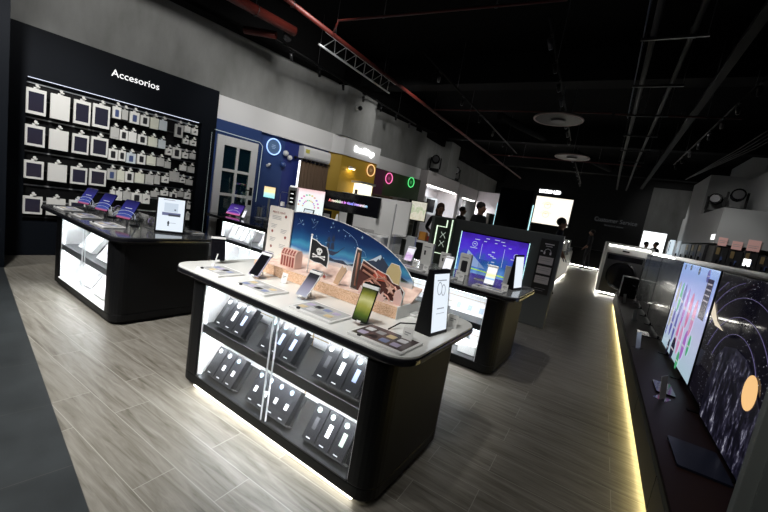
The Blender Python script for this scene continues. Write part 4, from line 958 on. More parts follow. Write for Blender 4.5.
# pamphlet holders on the slat wall of the second cabinet
def leaflet(label, lx, zb, w, h):
    p = thing('leaflet_holder', label, 'leaflet', SS(lx, .26, zb), MAINROT, 'white leaflets in the second cabinet', rot=(rad(-25), 0, MAINROT))
    g = G(); g.box((0, 0, 0), (w, .03, h)); g.obj('leaflet_pack', CARD, p)
    g = G()
    for k in range(3): g.box((w*(.12+.3*k), -.001, h*.35), (w*(.12+.3*k)+w*.12, 0, h*.75))
    g.obj('printed_figure', mat('print_pale_blue', (.40, .5, .62), .5), p)
leaflet('wide white leaflet panel with blue figures in the upper right of the second cabinet', -.62, .455, .42, .16)
leaflet('small white leaflet box on the bottom shelf of the second cabinet', -.50, .112, .10, .17)
leaflet('white leaflet box left of the bottom one in the second cabinet', -.95, .112, .20, .16)
g = G(); g.box((0, 0, 0), (.30, .2, .12)); o = g.obj('white_carton', WHITEG, None, SS(-.40+.0, .10, .112), (0, 0, MAINROT), bevel=.004); tag(o, 'plain white carton in the bottom right of the second cabinet', 'box')
o.scale = (.6, 1, .8)
# ------------------------------------------------------------ kiosk wall with the blue lit panel
KW = thing('kiosk_wall', 'dark grey freestanding wall with lit blue picture and poster', 'display wall', (-.50, 6.0, 0), 0)
g = G(); g.prism([(-2.14, 0), (-2.14, 1.425), (0, 1.445), (0, 0)], 0, .14, plane='XZ'); g.obj('wall_body', KIOSKG, KW, bevel=.01)
g = G(); g.box((-1.56, -.012, .56), (-.44, -.001, 1.26)); g.obj('panel_housing', BLACK, KW)
BS = mat('blue_panel', (.01, .01, .02), .2); _b = bsdf(BS)
_tc = nd(BS, 'ShaderNodeTexCoord'); _sx = nd(BS, 'ShaderNodeSeparateXYZ'); lk(BS, _tc.outputs['Object'], _sx.inputs[0])
_n = nd(BS, 'ShaderNodeTexNoise'); _n.inputs['Scale'].default_value = 6; _n.inputs['Detail'].default_value = 5; lk(BS, _tc.outputs['Object'], _n.inputs[0])
_ma = nd(BS, 'ShaderNodeMath', operation='MULTIPLY_ADD'); _ma.inputs[1].default_value = .35; lk(BS, _n.outputs[0], _ma.inputs[0]); lk(BS, _sx.outputs['Z'], _ma.inputs[2])
_mr = nd(BS, 'ShaderNodeMapRange'); _mr.inputs[1].default_value = .70; _mr.inputs[2].default_value = 1.45; lk(BS, _ma.outputs[0], _mr.inputs[0])
_r = ramp(BS, [(0, (.35, .6, .9)), (.2, (.12, .3, .75)), (.38, (.03, .14, .45)), (.55, (.10, .06, .80)), (.75, (.09, .03, .75)), (1, (.05, .02, .35))]); lk(BS, _mr.outputs[0], _r.inputs[0]); lk(BS, _r.outputs[0], _b.inputs['Emission Color']); _b.inputs['Emission Strength'].default_value = .75
g = G(); g.box((-1.54, -.014, .58), (-.46, -.0125, 1.24)); sc = g.obj('lit_picture', BS, KW)
g = G()
for x in (-1.555, -.452): g.box((x, -.02, .57), (x+.010, -.013, 1.25))
g.obj('edge_light', mat('edge_cyan', (.5, .8, .8), emit=(.55, .95, 1), es=1.3), KW)
PALE = mat('picture_white', (.02, .02, .02), .3, emit=(.6, .68, 1), es=.75)
g = G()
for x, z, w in ((-1.12, 1.19, .07), (-.98, 1.195, .10), (-1.30, 1.15, .10), (-1.15, 1.14, .06), (-.97, 1.14, .05), (-.84, 1.13, .06), (-.74, 1.10, .05), (-.88, 1.18, .08), (-1.36, 1.005, .15), (-.68, .935, .17)): g.box((x, -.018, z), (x+w*.8, -.0145, z+.011))
for x, z in ((-1.29, 1.075), (-.60, 1.0)): g.torus((x, -.016, z), .04, .004, 'Y', 20, 4); g.box((x-.02, -.018, z-.004), (x+.02, -.0145, z+.01))
for x in (-1.02, -1.0, -.97, -.99, -.96, -1.04): g.box((x, -.018, .72+abs(x*7 % .3)), (x+.05, -.0145, .735+abs(x*7 % .3)))
for x, a, b in ((-1.17, .85, 1.10), (-.80, .78, 1.08)): g.box((x, -.017, a), (x+.006, -.0145, b))
g.obj('picture_marks', PALE, sc)
g = G(); g.prism([(-1.40, .66), (-.62, .62), (-.62, .64), (-1.40, .68)], -.018, -.0145, plane='XZ'); g.obj('picture_green_line', mat('picture_green', (.02, .02, .02), .3, emit=(.45, .8, .1), es=.9), sc)
g = G(); g.prism([(-1.44, .70), (-1.05, .70), (-1.38, .96)], -.0165, -.0145, plane='XZ'); g.obj('picture_roof', mat('picture_pale', (.02, .02, .02), .3, emit=(.35, .5, .85), es=.7), sc)
# poster on the wall
p = thing('wall_poster', 'dark poster with headset drawing and three white text boxes on grey wall', 'poster', (-.675, 5.985, 0), 0)
g = G(); g.box((-.125, 0, .52), (.125, .012, 1.36)); g.obj('poster_board', mat('poster_dark', (.028, .028, .028), .4), p)
g = G()
for z in (.98, .83, .68): g.box((-.10, -.0015, z), (.10, -.0002, z+.115))
g.obj('text_box', mat('poster_white', (.62, .58, .57), .5), p)
g = G(); g.box((-.06, -.0015, 1.28), (.07, -.0002, 1.295)); g.box((-.04, -.0015, 1.25), (.05, -.0002, 1.26)); g.torus((0, -.001, 1.17), .045, .004, 'Y', 16, 4, arc=PI); g.box((-.055, -.0015, 1.13), (-.03, -.0002, 1.17)); g.box((.03, -.0015, 1.13), (.055, -.0002, 1.17)); g.box((-.1, -.0015, 1.16), (-.07, -.0002, 1.18))
for z in (.985, .835, .685):
    for k in range(3): pass
g.obj('printed_drawing', CARD, p)
g = G()
for z in (1.06, .91, .76): g.box((-.09, -.002, z), (.08, -.0016, z+.006)); g.box((-.09, -.002, z-.03), (.06, -.0016, z-.024))
g.box((-.08, -.0015, .60), (.08, -.0002, .606)); g.box((-.08, -.0015, .57), (.05, -.0002, .576))
g.obj('printed_text', GREYP, p)
# lit outline frame sign at its left end
p = thing('outline_frame_sign', 'upright dark panel with glowing pale green outline and letter shapes', 'sign', (-2.33, 5.90, 0), rad(0))
g = G(); g.box((-.21, .0, 0), (.16, .05, 1.40)); g.obj('sign_panel', mat('sign_dark', (.03, .035, .03), .5), p)
g = G()
g.tube([(.12, -.012, 1.40), (.12, -.012, .72)], .010, 6); g.tube([(-.14, -.012, 1.27), (-.14, -.012, .66)], .010, 6); g.tube([(-.17, -.012, .66), (-.11, -.012, .66)], .009, 6)
g.tube([(-.14, -.012, 1.26), (.04, -.012, 1.26)], .006, 6); g.tube([(-.15, -.012, .80), (.12, -.012, .80)], .006, 6); g.tube([(.03, -.012, 1.26), (.03, -.012, 1.38)], .010, 6)
g.obj('glow_outline', mat('glow_green_white', (.6, .7, .6), emit=(.80, 1, .74), es=1.1), p)
g = G()
for z in (1.12, .97):
    g.tube([(-.05, -.012, z+.05), (-.01, -.012, z), (.03, -.012, z+.05)], .006, 5); g.tube([(-.05, -.012, z-.05), (-.01, -.012, z+.02), (.04, -.012, z-.05)], .006, 5)
g.obj('glow_shape', mat('glow_soft', (.4, .5, .45), emit=(.6, .7, .6), es=.5), p)

# ------------------------------------------------------------ things along the left wall
def ring(label, yt, xt, z, col, R=.11, extra=None, es=2):
    p = thing('neon_ring', label, 'neon light', TW(xt, yt, z), TROT, 'round neon signs along the painted wall')
    g = G(); g.torus((0, 0, 0), R, .013, 'X', 32, 8); g.obj('neon_tube', mat('neon_'+extra, (.5, .5, .5), emit=col, es=es), p)
    g = G(); g.lathe([(R-.005, -.015), (R-.005, -.008)], axis='X', seg=24); g.obj('backing_disc', mat('neon_back_'+extra, tuple(.35*c for c in col), .5), p)
    g = G()
    for dz, w in ((.03, .08), (0, .10), (-.03, .07)): g.box((-.006, -w/2, dz-.005), (-.003, w/2, dz+.005))
    g.obj('sign_word', mat('neon_word_'+extra, (.3, .3, .3), emit=col, es=.5), p)
ring('blue round neon sign on the blue wall right of the door', 4.17, -6.82, 2.24, (.30, .55, 1), .155, 'blue', 1.2)
ring('orange round neon sign on the yellow wall', 6.90, -6.66, 2.27, (1, .55, .18), .14, 'orange', 1.1)
ring('pink round neon sign on the dim purple wall', 7.85+.42, -7.20, 2.25, (1, .15, .45), .15, 'pink', 1.2)
ring('green round neon sign partly hidden under the white fascia', 9.35, -7.20, 2.30, (.1, 1, .25), .15, 'green', 1.0)
# three wall globes and small camera
for i, (yt, z, r, c, d) in enumerate(((4.45, 2.17, .06, PLAST, 'upper'), (4.56, 2.10, .055, PLAST, 'middle'), (4.42, 1.93, .06, mat('globe_blue', (.05, .10, .3), .3), 'lowest and dark blue'))):
    p = thing('wall_globe', 'small %s round globe fixed to the blue wall' % d, 'globe', TW(-6.86, yt, z), TROT)
    g = G(); g.ball((.06, 0, 0), r); g.obj('globe', c, p)
    g = G(); g.lathe([(.02, 0), (.02, .02)], axis='X', seg=10); g.obj('globe_mount', BLACK, p)
p = thing('security_camera', 'small white security camera below the blue neon ring', 'camera', TW(-6.86, 4.10, 1.85), TROT)
g = G(); g.lathe([(.03, 0), (.03, .02)], axis='X', seg=12); g.tube([(.02, 0, 0), (.05, 0, .02)], .01); g.ball((.07, 0, .02), .035); g.obj('camera_body', PLAST, p)
g = G(); g.lathe([(.016, .098), (.016, .108)], (0, .01, .01), axis='X', seg=12); g.obj('camera_lens', BLKPRINT, p)
# curtain and air conditioner
cu = thing('curtain', 'brown pleated curtain hanging below the air conditioner', 'curtain', TW(-6.80, 4.82, 0), TROT)
pts = []
for i in range(61):
    y = .80*i/60; pts.append((.03*math.sin(i*.9) + .008*math.sin(i*2.3), y))
g = G(); g.prism(pts + [(a+.006, b) for a, b in reversed(pts)], .02, 2.10, smooth=True); g.obj('curtain_fabric', curtain_mat(), cu)
g = G(); g.tube([(0, -.12, 2.14), (0, .84, 2.14)], .014, 8); g.ball((0, -.12, 2.14), .035); g.obj('curtain_rod', BLACK, cu)
for i in range(7):
    g = G(); g.torus((0, .05+.12*i, 2.125), .02, .004, 'Y', 12, 5); g.obj('curtain_ring', PLAST, cu)
ac = thing('air_conditioner', 'white wall air conditioner above the brown curtain', 'air conditioner', TW(-6.86, 4.80, 2.15), TROT)
g = G(); g.prism([(0, 0), (.15, 0), (.20, .06), (.20, .22), (.15, .27), (0, .27)], 0, .86, plane='XZ') if False else g.prism([(0, .0), (.16, .0), (.20, .06), (.20, .2), (.16, .26), (0, .26)], 0, .74, plane='XZ')
bm_ = g.bm
for v in bm_.verts: v.co = Vector((v.co.x, v.co.y, v.co.z))
g.obj('unit_body', WHITEG, ac, bevel=.006)
g = G(); g.box((.165, .03, .012), (.19, .71, .03)); g.obj('air_vane', GREYP, ac)
g = G(); g.box((.198, .04, .12), (.203, .14, .20)); g.obj('unit_label', mat('label_yellow', (.6, .55, .1), .5), ac)
# illuminated word on the fascia
text('illuminated_word', 'SmartThings', .17, SIGNW, None, TW(-6.645, 6.22, 2.615), (PI/2, 0, PI/2 + TROT), .012, bold=.008, sx=.80)
tag(COL.objects['illuminated_word'], 'glowing white word sign on the white fascia over the yellow wall', 'sign')
# wall lamp on yellow wall
p = thing('wall_lamp', 'small lit wall lamp on the yellow wall', 'lamp', TW(-6.69, 6.20, 2.18), TROT)
g = G(); g.box((0, -.05, 0), (.03, .05, .06)); g.prism([(.02, .0), (.12, .0), (.10, .05), (.02, .05)], -.08, .08, plane='XZ') if False else g.box((.02, -.08, .0), (.12, .08, .04)); g.obj('lamp_shade', WHITE, p)
g = G(); g.box((.03, -.07, -.012), (.11, .07, -.001)); g.obj('lamp_bulb', mat('bulb_warm', (.8, .7, .5), emit=(1, .78, .35), es=14), p)
p = thing('lit_box_display', 'cabinet top with a glowing cream light box against the yellow wall', 'light box', TW(-6.45, 6.28, .06), TROT)
g = G(); g.box((-.2, -.12, -.06), (.2, .50, 1.50)); g.obj('box_base', LGREY, p)
g = G(); g.box((-.12, .02, 1.53), (.12, .42, 1.80)); g.obj('light_box', mat('lightbox_cream', (.8, .75, .6), emit=(1, .93, .68), es=1.5), p)
g = G(); g.box((-.18, -.03, 1.81), (.18, .47, 1.86)); g.box((-.2, -.12, 1.501), (.2, .50, 1.528)); g.obj('box_cover', WHITE, p)
g = G(); g.lathe([(.035, 0), (.035, .12)], (.1, -.09, 1.53), 12); o = g.obj('brown_jar', mat('jar_brown', (.18, .07, .03), .4), None, TW(-6.45, 6.28, .06), (0, 0, TROT)); tag(o, 'small brown jar beside the glowing cream light box', 'jar')
# low shelf units under purple and green walls
for i, (y0, y1, h, m1, d) in enumerate(((7.3, 8.25, 1.72, mat('shelf_tan', (.20, .12, .07), .6), 'tan shelf unit against the dim purple wall'), (8.45, 9.5, 1.75, mat('shelf_pale', (.33, .33, .30), .6), 'pale shelf unit with small goods against the green wall'))):
    p = thing('shelf_unit', d, 'shelf', TW(-7.10, y0, 0), TROT)
    g = G(); L_ = y1-y0; g.box((-.12, 0, 0), (.18, .03, h)); g.box((-.12, L_-.03, 0), (.18, L_, h)); g.box((-.12, .03, h-.03), (.18, L_-.03, h)); g.box((-.12, .03, 0), (-.10, L_-.03, h-.03)); g.obj('shelf_carcass', m1, p)
    for z in (.5, 1.0, 1.4):
        g = G(); g.box((-.099, .031, z), (.17, L_-.031, z+.025)); g.obj('shelf_board', m1, p)
for i, (yt, z, c, w, h) in enumerate(((8.6, 1.427, YELLOW, .12, .2), (8.85, 1.427, PLAST, .1, .24), (9.15, 1.427, BLACK, .14, .22), (9.3, 1.427, WHITE, .1, .2), (7.5, 1.427, BLACK, .2, .2))):
    g = G(); g.box((0, 0, 0), (.12, w, h)); o = g.obj('shelf_carton', c, None, TW(-7.05, yt, z), (0, 0, TROT), bevel=.004); tag(o, '%s carton on the top shelf under the dim coloured walls' % ['yellow', 'off-white', 'wide black', 'white', 'black square'][i], 'box', 'cartons on the wall shelves')
# black speaker-like figure near green ring
# ------------------------------------------------------------ white appliance alcoves
AP = mat('alcove_white', (.62, .58, .58), .5)
p = thing('appliance_alcove', 'tall white alcove with light under its canopy, right of the green wall', 'display', (-5.42, 11.35, 0), 0)
g = G(); g.box((-.9, 0, 0), (0, .05, 2.85)); g.box((-.9, 3.0, 0), (0, 3.05, 2.85)); g.box((-.9, .05, 2.40), (0, 3.0, 2.85)); g.box((-.9, .05, 0), (-.85, 3.0, 2.4)); g.box((-.85, .05, 0), (0, 3.0, 1.40)); g.obj('alcove_shell', AP, p)
g = G(); g.box((-.12, .1, 2.37), (-.06, 2.95, 2.39)); g.obj('light_strip', LEDF, p)
q = thing('wall_oven', 'dark framed wall appliance inside the first white alcove', 'appliance', (-5.75, 12.2, 1.401), 0)
g = G(); g.box((-.45, 0, 0), (0, 1.1, .62)); g.obj('appliance_body', LGREY, q)
g = G(); g.box((.001, .08, .08), (.008, .85, .56)); g.obj('appliance_door', BLACKG, q)
p = thing('appliance_alcove', 'second white alcove with bright light behind the short-haired man', 'display', (-5.50, 14.9, 0), 0)
g = G(); g.box((-.7, 0, 0), (0, .35, 2.85)); g.box((-.7, .35, 2.35), (0, 2.3, 2.85)); g.box((-.7, .35, 0), (-.65, 2.3, 2.35)); g.box((-.65, .35, 0), (0, 2.3, 1.35)); g.obj('alcove_shell', AP, p)
g = G(); g.box((-.12, .4, 2.32), (-.06, 2.2, 2.34)); g.obj('light_strip', LEDF, p)
g = G(); g.box((-5.49, 17.25, 1.9), (-4.2, 17.7, 2.85)); g.box((-5.49, 17.25, 1.9), (-4.9, 17.7, 0)); o = g.obj('wall_white_bulkhead', AP); struct(o)
# moving-head stage lights
def mover(label, loc, rz, s=1):
    p = thing('stage_light', label, 'stage light', loc, rz, 'black moving-head stage lights on the ledges')
    g = G(); g.box((-.14*s, -.12*s, 0), (.14*s, .12*s, .10*s)); g.obj('light_base', BLACK, p)
    g = G(); g.box((-.17*s, -.04*s, .10*s), (-.13*s, .04*s, .42*s)); g.box((.13*s, -.04*s, .10*s), (.17*s, .04*s, .42*s)); g.obj('yoke', BLACK, p)
    g = G(); g.ball((0, 0, .36*s), .13*s, sc=(.95, 1, 1)); g.lathe([(.12*s, -.18*s), (.11*s, .02*s)], (0, 0, .36*s), 16, axis='Y'); g.obj('light_head', BLACKG, p)
    g = G(); g.lathe([(.09*s, -.185*s), (.09*s, -.18*s)], (0, 0, .36*s), 16, axis='Y'); g.obj('lens', DSTEEL, p)
mover('black moving-head light standing over the first white alcove', (-5.42, 11.75, 2.851), rad(20), 1.15)
mover('black moving-head light over the gap between the two alcoves', (-5.25-.3, 14.05, 2.851), rad(30), 1.15)
mover('black moving-head light on the right ledge, smaller and farther', (2.42, 14.6-.95, 2.722), rad(-20), 1.2)
mover('black moving-head light on the right ledge, nearer the frame edge', (2.62, 12.6, 2.722), rad(-10), 1.25)
for o in [o for o in COL.objects if o.name.startswith('stage_light')]: pass

# ------------------------------------------------------------ far end: black tower, LED wall, service wall
p = thing('black_tower', 'tall black glossy display tower behind the kiosk wall', 'display', (-1.97, 9.2, 0), 0)
g = G(); g.box((-.42, 0, 0), (.36, .35, 2.36)); g.obj('tower_body', mat('tower_black', (.006, .008, .010), .15), p)
g = G(); g.box((-.435, -.01, .3), (-.422, .0, 1.98)); g.obj('edge_light', mat('edge_cyan_dim', (.4, .8, .9), emit=(.55, .9, 1), es=1.0), p)
p = thing('light_pylon', 'slim upright cyan light bar right of the black tower', 'light', (-1.56, 9.15, 0), 0)
g = G(); g.box((-.03, 0, 0), (.03, .04, 2.05)); g.obj('pylon_body', BLACK, p)
g = G(); g.box((-.012, -.006, .3), (.012, -.001, 2.03)); g.obj('light_bar', mat('edge_cyan', (.5, .8, .8), emit=(.55, .95, 1), es=2.0), p)
p = thing('led_wall_screen', 'large bright cream LED wall screen at the back', 'screen', (-2.71, 21.99, 0), 0)
g = G(); g.box((-.98, -.10, 1.85), (.95, .0, 3.42)); g.obj('screen_housing', BLACK, p)
LW = mat('led_wall', (.02, .02, .02), .3, emit=(1, .93, .80), es=1.25)
g = G(); g.box((-.94, -.104, 1.90), (.91, -.101, 3.38)); sc = g.obj('screen', LW, p)
g = G()
for x, z in ((-.30, 2.95), (-.30, 2.45)):
    for k in range(7): g.tube([(x, -.108, z), (x + .30*math.cos(rad(20+25*k)), -.108, z+.22*math.sin(rad(20+25*k)))], .008, 4)
    g.torus((x, -.108, z-.02), .16, .012, 'Y', 18, 4)
g.obj('screen_drawing', mat('led_wall_ink', (.02, .02, .02), .3, emit=(.95, .72, .50), es=1.0), sc)
text('illuminated_word', 'MICRO LED', .24, SIGNW, None, (-3.60, 21.985, 3.60), (PI/2, 0, 0), .02, bold=.012, sx=.88)
tag(COL.objects['illuminated_word.001'] if 'illuminated_word.001' in COL.objects else COL.objects[-1], 'glowing white words above the cream LED wall screen', 'sign')
SRV = mat('service_letter', (.10, .105, .11), .5, emit=(.5, .52, .55), es=.06)
p = thing('service_sign', 'dim grey Customer Service lettering on the black back wall', 'sign', (-.66, 21.98, 0), 0)
text('lettering', 'Customer Service', .30, SRV, p, (0, 0, 2.50), (PI/2, 0, 0), .01, sx=.86)
text('lettering', 'Servicio al cliente', .12, SRV, p, (.5, 0, 2.30), (PI/2, 0, 0), .01)
p = thing('white_lit_screen', 'bright white wall screen at the right of the service wall', 'screen', (2.0, 21.98, 0), 0)
g = G(); g.box((-.48, -.06, 1.2), (.50, 0, 2.36)); g.obj('screen_housing', LGREY, p)
g = G(); g.box((-.46, -.064, 1.22), (.48, -.061, 2.34)); g.obj('screen', mat('lit_window', (.8, .8, .8), emit=(.95, .98, 1), es=1.7), p)

# ------------------------------------------------------------ lit white counters either side of the far aisle
CW = mat('counter_white', (.62, .62, .60), .4)
p = thing('washer_counter', 'white lit counter with dark washing machine set in its front', 'counter', (.08, 12.0, 0), 0)
g = G(); g.box((0, .02, .08), (.07, 8.8, 1.50)); g.box((1.05, .02, .08), (1.12, 8.8, 1.5)); g.box((.07, .10, 1.40), (1.05, 8.8, 1.50)); g.box((.07, .62, .08), (1.05, 8.8, 1.399)); g.box((.07, .06, 1.22), (1.05, .6, 1.399)); g.box((0.07, .02, 1.44), (1.05, .1, 1.5)); g.obj('counter_body', CW, p)
g = G(); g.box((.12, .14, 0), (1.1, 8.7, .08)); g.obj('plinth', BLACK, p)
g = G(); g.box((.08, .04, 1.405), (1.04, .09, 1.435)); g.obj('light_strip', LEDF, p)
g = G(); g.box((.02, .06, .055), (.035, 8.7, .075)); g.box((.036, .045, .055), (1.0, .06, .075)); g.obj('floor_light_strip', mat('led_floor_far', (.8, .8, .8), emit=(1, .97, .88), es=22), p)
g = G(); g.box((.42, .05, 1.28), (.58, .059, 1.32)); g.obj('badge', BLACK, p)
w = thing('washing_machine', 'black front-loading washing machine in the white lit counter', 'washing machine', (.60, 12.06, .085), 0); w.scale = (1.08, 1, 1.18)
g = G(); g.box((-.42, 0, 0), (.42, .55, .95)); g.obj('machine_body', DSTEEL, w, bevel=.01)
g = G(); g.torus((0, -.005, .45), .30, .035, 'Y', 32, 8); g.obj('door_ring', BLACKG, w)
g = G(); g.lathe([(.28, -.02), (.28, -.002)], (0, 0, .45), 32, axis='Y'); g.obj('door_glass', BLACKG, w)
g = G(); g.box((-.38, -.008, .80), (.38, -.001, .92)); g.lathe([(.035, -.03), (.035, -.008)], (.05, 0, .86), 16, axis='Y'); g.obj('control_panel', BLACKG, w)
w = thing('dryer_machine', 'dark washing machine with pale rim beyond the row of televisions', 'washing machine', (.84, 9.90, .311), rad(0)); w.scale = (1, 1, .74)
g = G(); g.box((-.28, 0, 0), (.02, .55, .62)); g.obj('machine_body', BLACK, w, bevel=.01)
g = G(); g.box((-.30, -.006, .62), (.03, .02, .635)); g.box((-.30, -.006, .0), (-.285, .0, .62)); g.obj('machine_rim', STEEL, w)
g = G(); g.torus((-.12, -.005, .30), .12, .015, 'Y', 24, 6); g.obj('door_ring', BLACKG, w)
# long white light wall behind the TVs
p = thing('light_ledge_wall', 'low white wall with glowing top ledge behind the televisions', 'counter', (1.20, 3.2, 0), 0)
g = G(); g.box((.3, 0, .312), (.55, 8.75, 1.38)); g.obj('ledge_wall', LGREY, p)
g = G(); g.box((-.04, 0, 1.381), (.27, 8.75, 1.42)); g.obj('ledge_top', STEEL, p)
g = G(); g.box((-.042, 5.3, 1.33), (-.03, 8.74, 1.38)); g.obj('light_strip', LEDF, p)
# left counters with small appliances
for i, (y, x, d) in enumerate(((12.1, -1.05, 'white lit counter at the left of the far aisle, nearer'), (16.4, -1.25, 'white lit counter at the left of the far aisle, farther'))):
    p = thing('appliance_counter', d, 'counter', (x, y, 0), 0)
    L_ = 3.9; g = G(); g.box((-.9, 0, 1.0), (.10, .9, 1.32)); g.box((-.9, .05, .08), (.06, L_, .80)); g.box((-.9, .05, .8), (-.1, L_, 1.0)); g.obj('counter_body', CW if i == 0 else LGREY, p)
    g = G(); g.box((-.85, .15, 0), (-.03, L_-.05, .08)); g.obj('plinth', BLACK, p)
    g = G(); g.box((.01, .08, .055), (.03, L_, .075)); g.box((-.85, .07, .055), (.009, .08, .075)); g.obj('floor_light_strip', mat('led_floor_far'), p)
    g = G(); g.box((-.85, -.01, 1.24), (.08, -.001, 1.27)); g.obj('light_strip', LEDF, p)
    for k in range(2):
        q = thing('small_appliance', ['grey cooker with blue panel on the %s left counter', 'grey cooker behind the front one on the %s left counter'][k] % ['nearer', 'farther'][i], 'appliance', (x-.005, y+1.2+1.4*k, .801), 0, 'cookers along the left of the far aisle')
        g = G(); g.box((-.08, 0, 0), (.06, .6, .18)); g.obj('appliance_body', LGREY, q)
        g = G(); g.box((.061, .1, .10), (.066, .5, .16)); g.obj('blue_panel', mat('panel_blue', (.02, .05, .25), .3), q)
p = thing('cross_counter', 'low lit counter closing the far aisle behind the standing person', 'counter', (-.5, 21.2, 0), 0)
g = G(); g.box((-1.0, 0, .10), (.55, .5, 1.0)); g.obj('counter_body', BLACK, p)
g = G(); g.box((-.95, .1, 0), (.5, .45, .10)); g.obj('plinth', BLACK, p)
g = G(); g.box((-1.0, .03, .07), (.55, .05, .095)); g.obj('floor_light_strip', mat('led_floor_far'), p)

# fridges under the right soffit
def fridge(x, y, rz, w, h, label, m=DSTEEL, gold=True, grp='tall fridges in the right row', glow=False):
    p = thing('refrigerator', label, 'refrigerator', (x, y, 0), rz, grp)
    g = G(); g.box((0, 0, 0), (w, .6, h)); g.obj('fridge_body', m, p, bevel=.008)
    for k in range(2):
        g = G(); g.box((k*w/2+.004, -.03, .05), (k*w/2+w/2-.004, -.002, h-.02)); dr = g.obj('fridge_door', m, p, bevel=.004)
        g = G(); g.box((k*w/2 + (w/2-.05 if k == 0 else .03), -.06, .5), (k*w/2 + (w/2-.03 if k == 0 else .05), -.032, 1.5)); g.obj('door_handle', BLACKG, dr)
    if gold: g = G(); g.box((.04, -.036, h-.20), (w*.42, -.031, h-.04)); g.obj('gold_label', GOLD, p)
    if gold: g = G(); g.box((w*.55, -.036, h-.34), (w*.72, -.031, h-.24)); g.obj('blue_label', BLUPRINT, p)
    if glow: g = G(); g.box((w*.12, -.037, 1.46), (w*.62, -.031, 1.62)); g.obj('door_screen', mat('door_screen', (.1, .1, .1), emit=(1, 1, .97), es=2.5), p)
    return p
for i, x in enumerate((2.24, 2.50, 2.76, 3.02)):
    fridge(x, 11.45, 0, .25, [1.82, 1.78, 1.80, 1.76][i], 'narrow dark steel fridge facing the camera, %s from the soffit corner' % ORD[i], glow=(i == 2))
for i, y in enumerate((12.84, 13.70, 14.55)):
    fridge(2.215, y, -PI/2, .75, 1.84, 'dark steel refrigerator facing the aisle, %s behind the soffit corner' % ORD[i])
for i, y in enumerate((15.4, 16.3, 17.4, 18.5)):
    fridge(2.215, y, -PI/2, .8, 1.85 + .1*(i % 2), 'white refrigerator beyond the soffit, %s along the aisle' % ORD[i], m=mat('fridge_white', (.7, .72, .74), .3), gold=False, grp='white fridges beyond the soffit')
for i, (x, w) in enumerate(((2.26, .16), (2.51, .18), (2.77, .22))):
    p = thing('price_placard', 'pink price placard standing on a fridge, %s from the soffit corner' % ORD[i], 'placard', (x, 11.47, [1.821, 1.781, 1.801][i]), 0, 'pink price placards on the fridges')
    g = G(); g.box((0, -.09, .01), (w, -.08, .20 if i < 2 else .26)); g.obj('placard_face', mat('placard_pink', (.62, .36, .33), .5, emit=(.9, .55, .5), es=.12 if 1 else 0), p)
    g = G(); g.box((w*.1, -.0915, .12), (w*.9, -.0903, .13)); g.box((w*.1, -.0915, .08), (w*.8, -.0903, .09)); g.obj('printed_text', GREYP, p)
    g = G(); g.box((0, -.09, 0), (w, .05, .01)); g.obj('placard_foot', ACRYL, p)
g = G(); g.box((0, 0, 0), (.012, .30, .13)); o = g.obj('small_lit_sign', mat('sign_soft', (.8, .8, .8), emit=(1, 1, 1), es=1.4), None, (2.185, 11.5, 1.95)); tag(o, 'small glowing white plate at the corner of the grey soffit', 'sign')
p = thing('lit_totem', 'tall white totem lit from within beyond the soffit', 'totem', (1.95, 15.75, 0), 0)
g = G(); g.box((0, 0, 0), (.10, .4, 1.92)); g.obj('totem_body', mat('totem_white', (.6, .65, .7), emit=(.75, .9, 1), es=.8), p)
g = G(); g.box((-.006, .08, 1.5), (-.001, .2, 1.85)); g.obj('totem_word', BLKPRINT, p)

# ------------------------------------------------------------ TV platform and televisions
PF = thing('tv_platform', 'long low dark brown platform with warm light glowing along its foot', 'platform', (.517, 1.2, 0), 0)
g = G(); g.box((0, 0, .285), (1.6, 9.5, .31)); g.obj('platform_top', PLATF, PF, bevel=.002)
g = G(); g.box((-.012, 0, .065), (1.6, 9.5, .284)); g.obj('platform_side', PLATS, PF)
for k in range(8):
    g = G(); g.box((-.017, 1.18*k, .07), (-.0125, 1.18*k+1.17, .28)); g.obj('side_panel', PLATS, PF)
g = G(); g.box((.0, 0, .048), (.03, 9.4, .064)); g.obj('floor_light_strip', LEDY, PF)
g = G(); g.box((.12, .02, 0), (1.5, 9.4, .064)); g.obj('plinth', BLACK, PF)

def tv(y0, y1, label, scrm, z0=.37, z1=1.385, x=.86, stand=True):
    p = thing('television', label, 'television', (x, (y0+y1)/2, .311), 0, 'large televisions on the brown platform')
    L_ = (y1-y0)/2 - .006
    g = G(); g.box((0, -L_, z0-.311), (.035, L_, z1-.311)); g.obj('tv_housing', BLACK, p, bevel=.004)
    g = G(); g.box((-.0015, -L_+.008, z0-.311+.012), (-.0002, L_-.008, z1-.311-.008)); sc = g.obj('screen', scrm, p)
    for s in (-1, 1): g = G(); g.box((-.06, s*L_*.55-.02, 0), (.10, s*L_*.55+.02, .008)); g.box((.01, s*L_*.55-.012, .008), (.03, s*L_*.55+.012, z0-.311+.02)); g.obj('tv_foot', BLACK, p)
    return p, sc
def facet(m, sc, polys, name, dx=-.003):
    g = G()
    for q in polys: g.prism(q, dx-.0008, dx, plane='YZ')
    return g.obj(name, m, sc)
GLS = mat('tv_dim_glass', (.05, .055, .06), .08)
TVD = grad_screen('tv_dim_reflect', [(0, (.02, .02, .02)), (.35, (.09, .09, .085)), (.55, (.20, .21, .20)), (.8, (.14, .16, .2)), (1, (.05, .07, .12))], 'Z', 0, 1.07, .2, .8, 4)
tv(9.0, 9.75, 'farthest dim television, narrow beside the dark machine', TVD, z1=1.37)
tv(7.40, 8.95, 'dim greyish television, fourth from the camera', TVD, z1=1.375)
tv(5.62, 7.36, 'dim television with faint grey picture left of the balloon screen', TVD)
